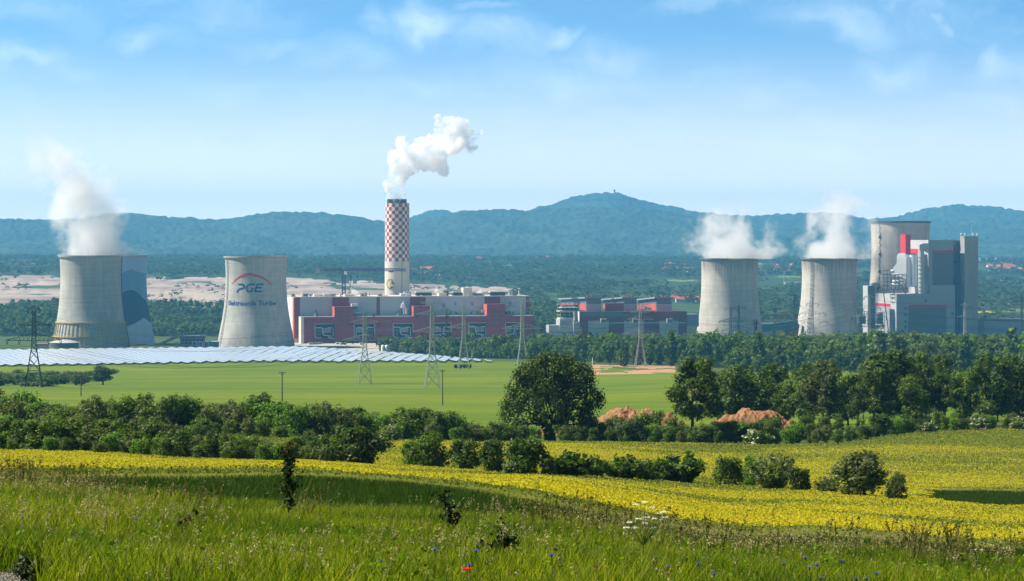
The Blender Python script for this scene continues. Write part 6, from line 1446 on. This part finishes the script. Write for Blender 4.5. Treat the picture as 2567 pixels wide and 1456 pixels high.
sapling(722, 1112, 1340, 37, [(0,2),(.2,1),(.45,4),(.62,-2),(.8,0),(1,-6)], 'slender dark leaved sapling with orange tips rising above the meadow', 620, 3)
sapling(1140, 1238, 1360, 34, [(0,6),(.25,4),(.5,-4),(.75,-20),(1,-34)], 'short leaning dark sapling with reddish tips in the meadow middle', 330, 7)
sapling(1262, 1325, 1440, 25, [(0,0),(.4,-6),(.7,4),(1,-2)], 'leafy young sapling low in the grass near the red poppy', 300, 9, False)
sapling(463, 1298, 1372, 31, [(0,0),(.5,2),(1,0)], 'small reddish sprout poking out of the meadow grass', 90, 11)
# low bush and bare gravel in the corner
Y = 21.6; X = (84-CX)*Y/F; o = empty('corner_bush', (X, Y, gz1(X, Y)), 'small dark leafy bush beside the bare gravel corner', 'shrub')
bl = lumps(90, .24, .34, 9, 0, 1, .45); o2 = link('foliage', crown_mesh('foliage', bl, 900, .028, M['sap_leaf'], 90, .05), o)
b = MB(); b.tube((0,0,-.05),(0,0,.14), .012, .005, 5); b.build('stem', M['bark'], o)
r = np.random.default_rng(91); n = 2600; Y = r.uniform(19.0, 23.4, n); px = r.uniform(-260, 100, n); X = (px-CX)*Y/F; Z = gz(X, Y)
bm_ = MB()
ico = [(0,0,1),(.9,0,0),(0,.9,0),(-.9,0,0),(0,-.9,0),(0,0,-1)]; fc = [(0,1,2),(0,2,3),(0,3,4),(0,4,1),(5,2,1),(5,3,2),(5,4,3),(5,1,4)]
for i in range(n):
    s = r.uniform(.006, .022); bm_.add([(X[i]+p[0]*s*r.uniform(.7,1.3), Y[i]+p[1]*s, Z[i]+p[2]*s*.7) for p in ico], fc)
tag(bm_.build('gravel', M['gravel']), 'grey brown gravel patch in the lower corner', 'gravel', kind='stuff')
# poppy
STEM_H = [0]
def stemmed(name, px, row, h, label, cat, group=None):
    rq = random.Random(int(px*7+row)); Y = rq.uniform(17.4, 19.6); hq = H-(row-HR)*Y/F-gz1((px-CX)*Y/F, Y)
    if hq > .5: Y = Yhead(px, row, h); hq = h
    h = max(.10, hq); STEM_H[0] = h; X = (px-CX)*Y/F; o = empty(name, (X, Y, gz1(X, Y)), label, cat, group); b = MB(); b.tube((0,0,-.03),(.01,0,h*.6), .0035, .003, 5); b.tube((.01,0,h*.6),(0,0,h), .003, .0025, 5); b.build('stem', M['stem_green'], o); return o
o = stemmed('poppy', 1170, 1430, .40, 'single bright red poppy in the meadow grass', 'flower')
V = []; Fc = []
for i in range(5):
    a0 = i*1.2566
    for j in range(4):
        for q in range(4):
            rr_ = .006+.036*q/3; aa = a0+(j/3-.5)*1.35; b0 = STEM_H[0]+.022*math.sin(q/3*2.1)-.004*(j in (0,3)); V.append((math.cos(aa)*rr_, math.sin(aa)*rr_, b0))
    s0 = i*16
    for j in range(3):
        for q in range(3): Fc.append((s0+j*4+q, s0+(j+1)*4+q, s0+(j+1)*4+q+1, s0+j*4+q+1))
    link('petal', np_mesh('petal', V[i*16:], np.array(Fc[i*9:])-i*16, M['petal_red'], True), o)
b = MB(); b.lathe([(.001,STEM_H[0]-.002),(.007,STEM_H[0]+.002),(.007,STEM_H[0]+.011),(.001,STEM_H[0]+.014)], 8); b.build('seed_capsule', M['dark'], o)
# cornflowers
for i, (px, row) in enumerate([(57,1296),(118,1301),(341,1300),(1089,1377),(1176,1416),(1194,1381),(1382,1391),(1673,1420),(2018,1398),(1964,1413),(2109,1405),(2047,1415),(2028,1423),(1790,1438),(2058,1449),(2146,1450),(2171,1450),(2197,1437),(1750,1413),(955,1405)]):
    o = stemmed('cornflower', px, row, .36, 'small blue cornflower in the meadow', 'flower', 'cornflowers in the meadow'); r = random.Random(i); b = MB(); z0 = STEM_H[0]-.36
    for j in range(9):
        a = j*.698+r.uniform(-.1,.1); c, s = math.cos(a), math.sin(a); L = .019*r.uniform(.8,1.1)
        b.add([(0,0,z0+.358),(c*L-s*.006,s*L+c*.006,z0+.368),(c*L*1.2,s*L*1.2,z0+.366),(c*L+s*.006,s*L-c*.006,z0+.368)], [(0,1,2,3)])
    b.build('petals', M['petal_blue'], o); b = MB(); b.lathe([(.002,z0+.344),(.006,z0+.350),(.006,z0+.358),(.003,z0+.366)], 7); b.build('flower_cup', M['stem_green'], o)
# white umbels
Yb = 26.5; k = Yb/F; X0 = (1612-CX)*k; g0 = gz1(X0, Yb); o = empty('umbel_plant', (X0, Yb, g0), 'tall white flowering umbel plant standing before the yellow field', 'flower'); r = random.Random(2); heads = [(1577,1309),(1594,1264),(1616,1258),(1634,1272),(1652,1285),(1664,1282),(1601,1300),(1622,1296),(1640,1300),(1656,1303),(1590,1322),(1618,1312),(1666,1296),(1570,1322),(1640,1322)]
base_ = Vector((0,0,0)); fk_ = Vector((.0,0,(H-(1345-HR)*k-g0)*.8)); b = MB(); b.tube((0,0,-.05), fk_, .007, .005, 6)
for (hx, hr) in heads:
    e = Vector(((hx-1612)*k, r.uniform(-.05,.05), H-(hr-HR)*k-g0)); m_ = fk_.lerp(e, .55)+Vector((0,0,-.02)); b.tube(fk_, m_, .004, .003, 5); b.tube(m_, e-Vector((0,0,.02)), .003, .002, 5)
b.build('stem', M['stem_green'], o)
for i, (hx, hr) in enumerate(heads):
    e = np.array([(hx-1612)*k, 0, H-(hr-HR)*k-g0]); rg = np.random.default_rng(i); n = 34; a = rg.uniform(0, 6.28, n); d = np.sqrt(rg.random(n))*.036
    Pt = e+np.stack([np.cos(a)*d, np.sin(a)*d, .006-d*d*6+rg.normal(size=n)*.003], -1); link('umbel', np_mesh('umbel', *cards(Pt, np.tile([0,-.25,1.], (n,1)), .013, rg, 1.1, .35), M['petal_white']), o)
# broad leaved weeds tucked in the grass
M['weed'] = leafmat('broad weed leaves', [(0,(.06,.12,.008)),(.6,(.12,.22,.012)),(1,(.20,.32,.02))], .5, .02, spec=.05)
r = np.random.default_rng(95); n = 80; px = r.uniform(-60, 2640, n); Y = r.uniform(19.5, 34, n); X = (px-CX)*Y/F; kk_ = Y < z_crest(px)-3; Pn = []; 
Pt = np.concatenate([np.stack([X[i]+r.normal(size=46)*.085, Y[i]+r.normal(size=46)*.085, np.full(46, gz1(X[i],Y[i]))+np.abs(r.normal(size=46))*.12+.12], -1) for i in range(n) if kk_[i]])
N = r.normal(size=Pt.shape)*.6+np.array([0,-.2,1.]); tag(link('meadow_weeds', np_mesh('meadow_weeds', *cards(Pt, N, .028, r, 1.7, .4), M['weed'])), 'bright broad leaved weeds tucked in the meadow grass', 'weeds', kind='stuff')
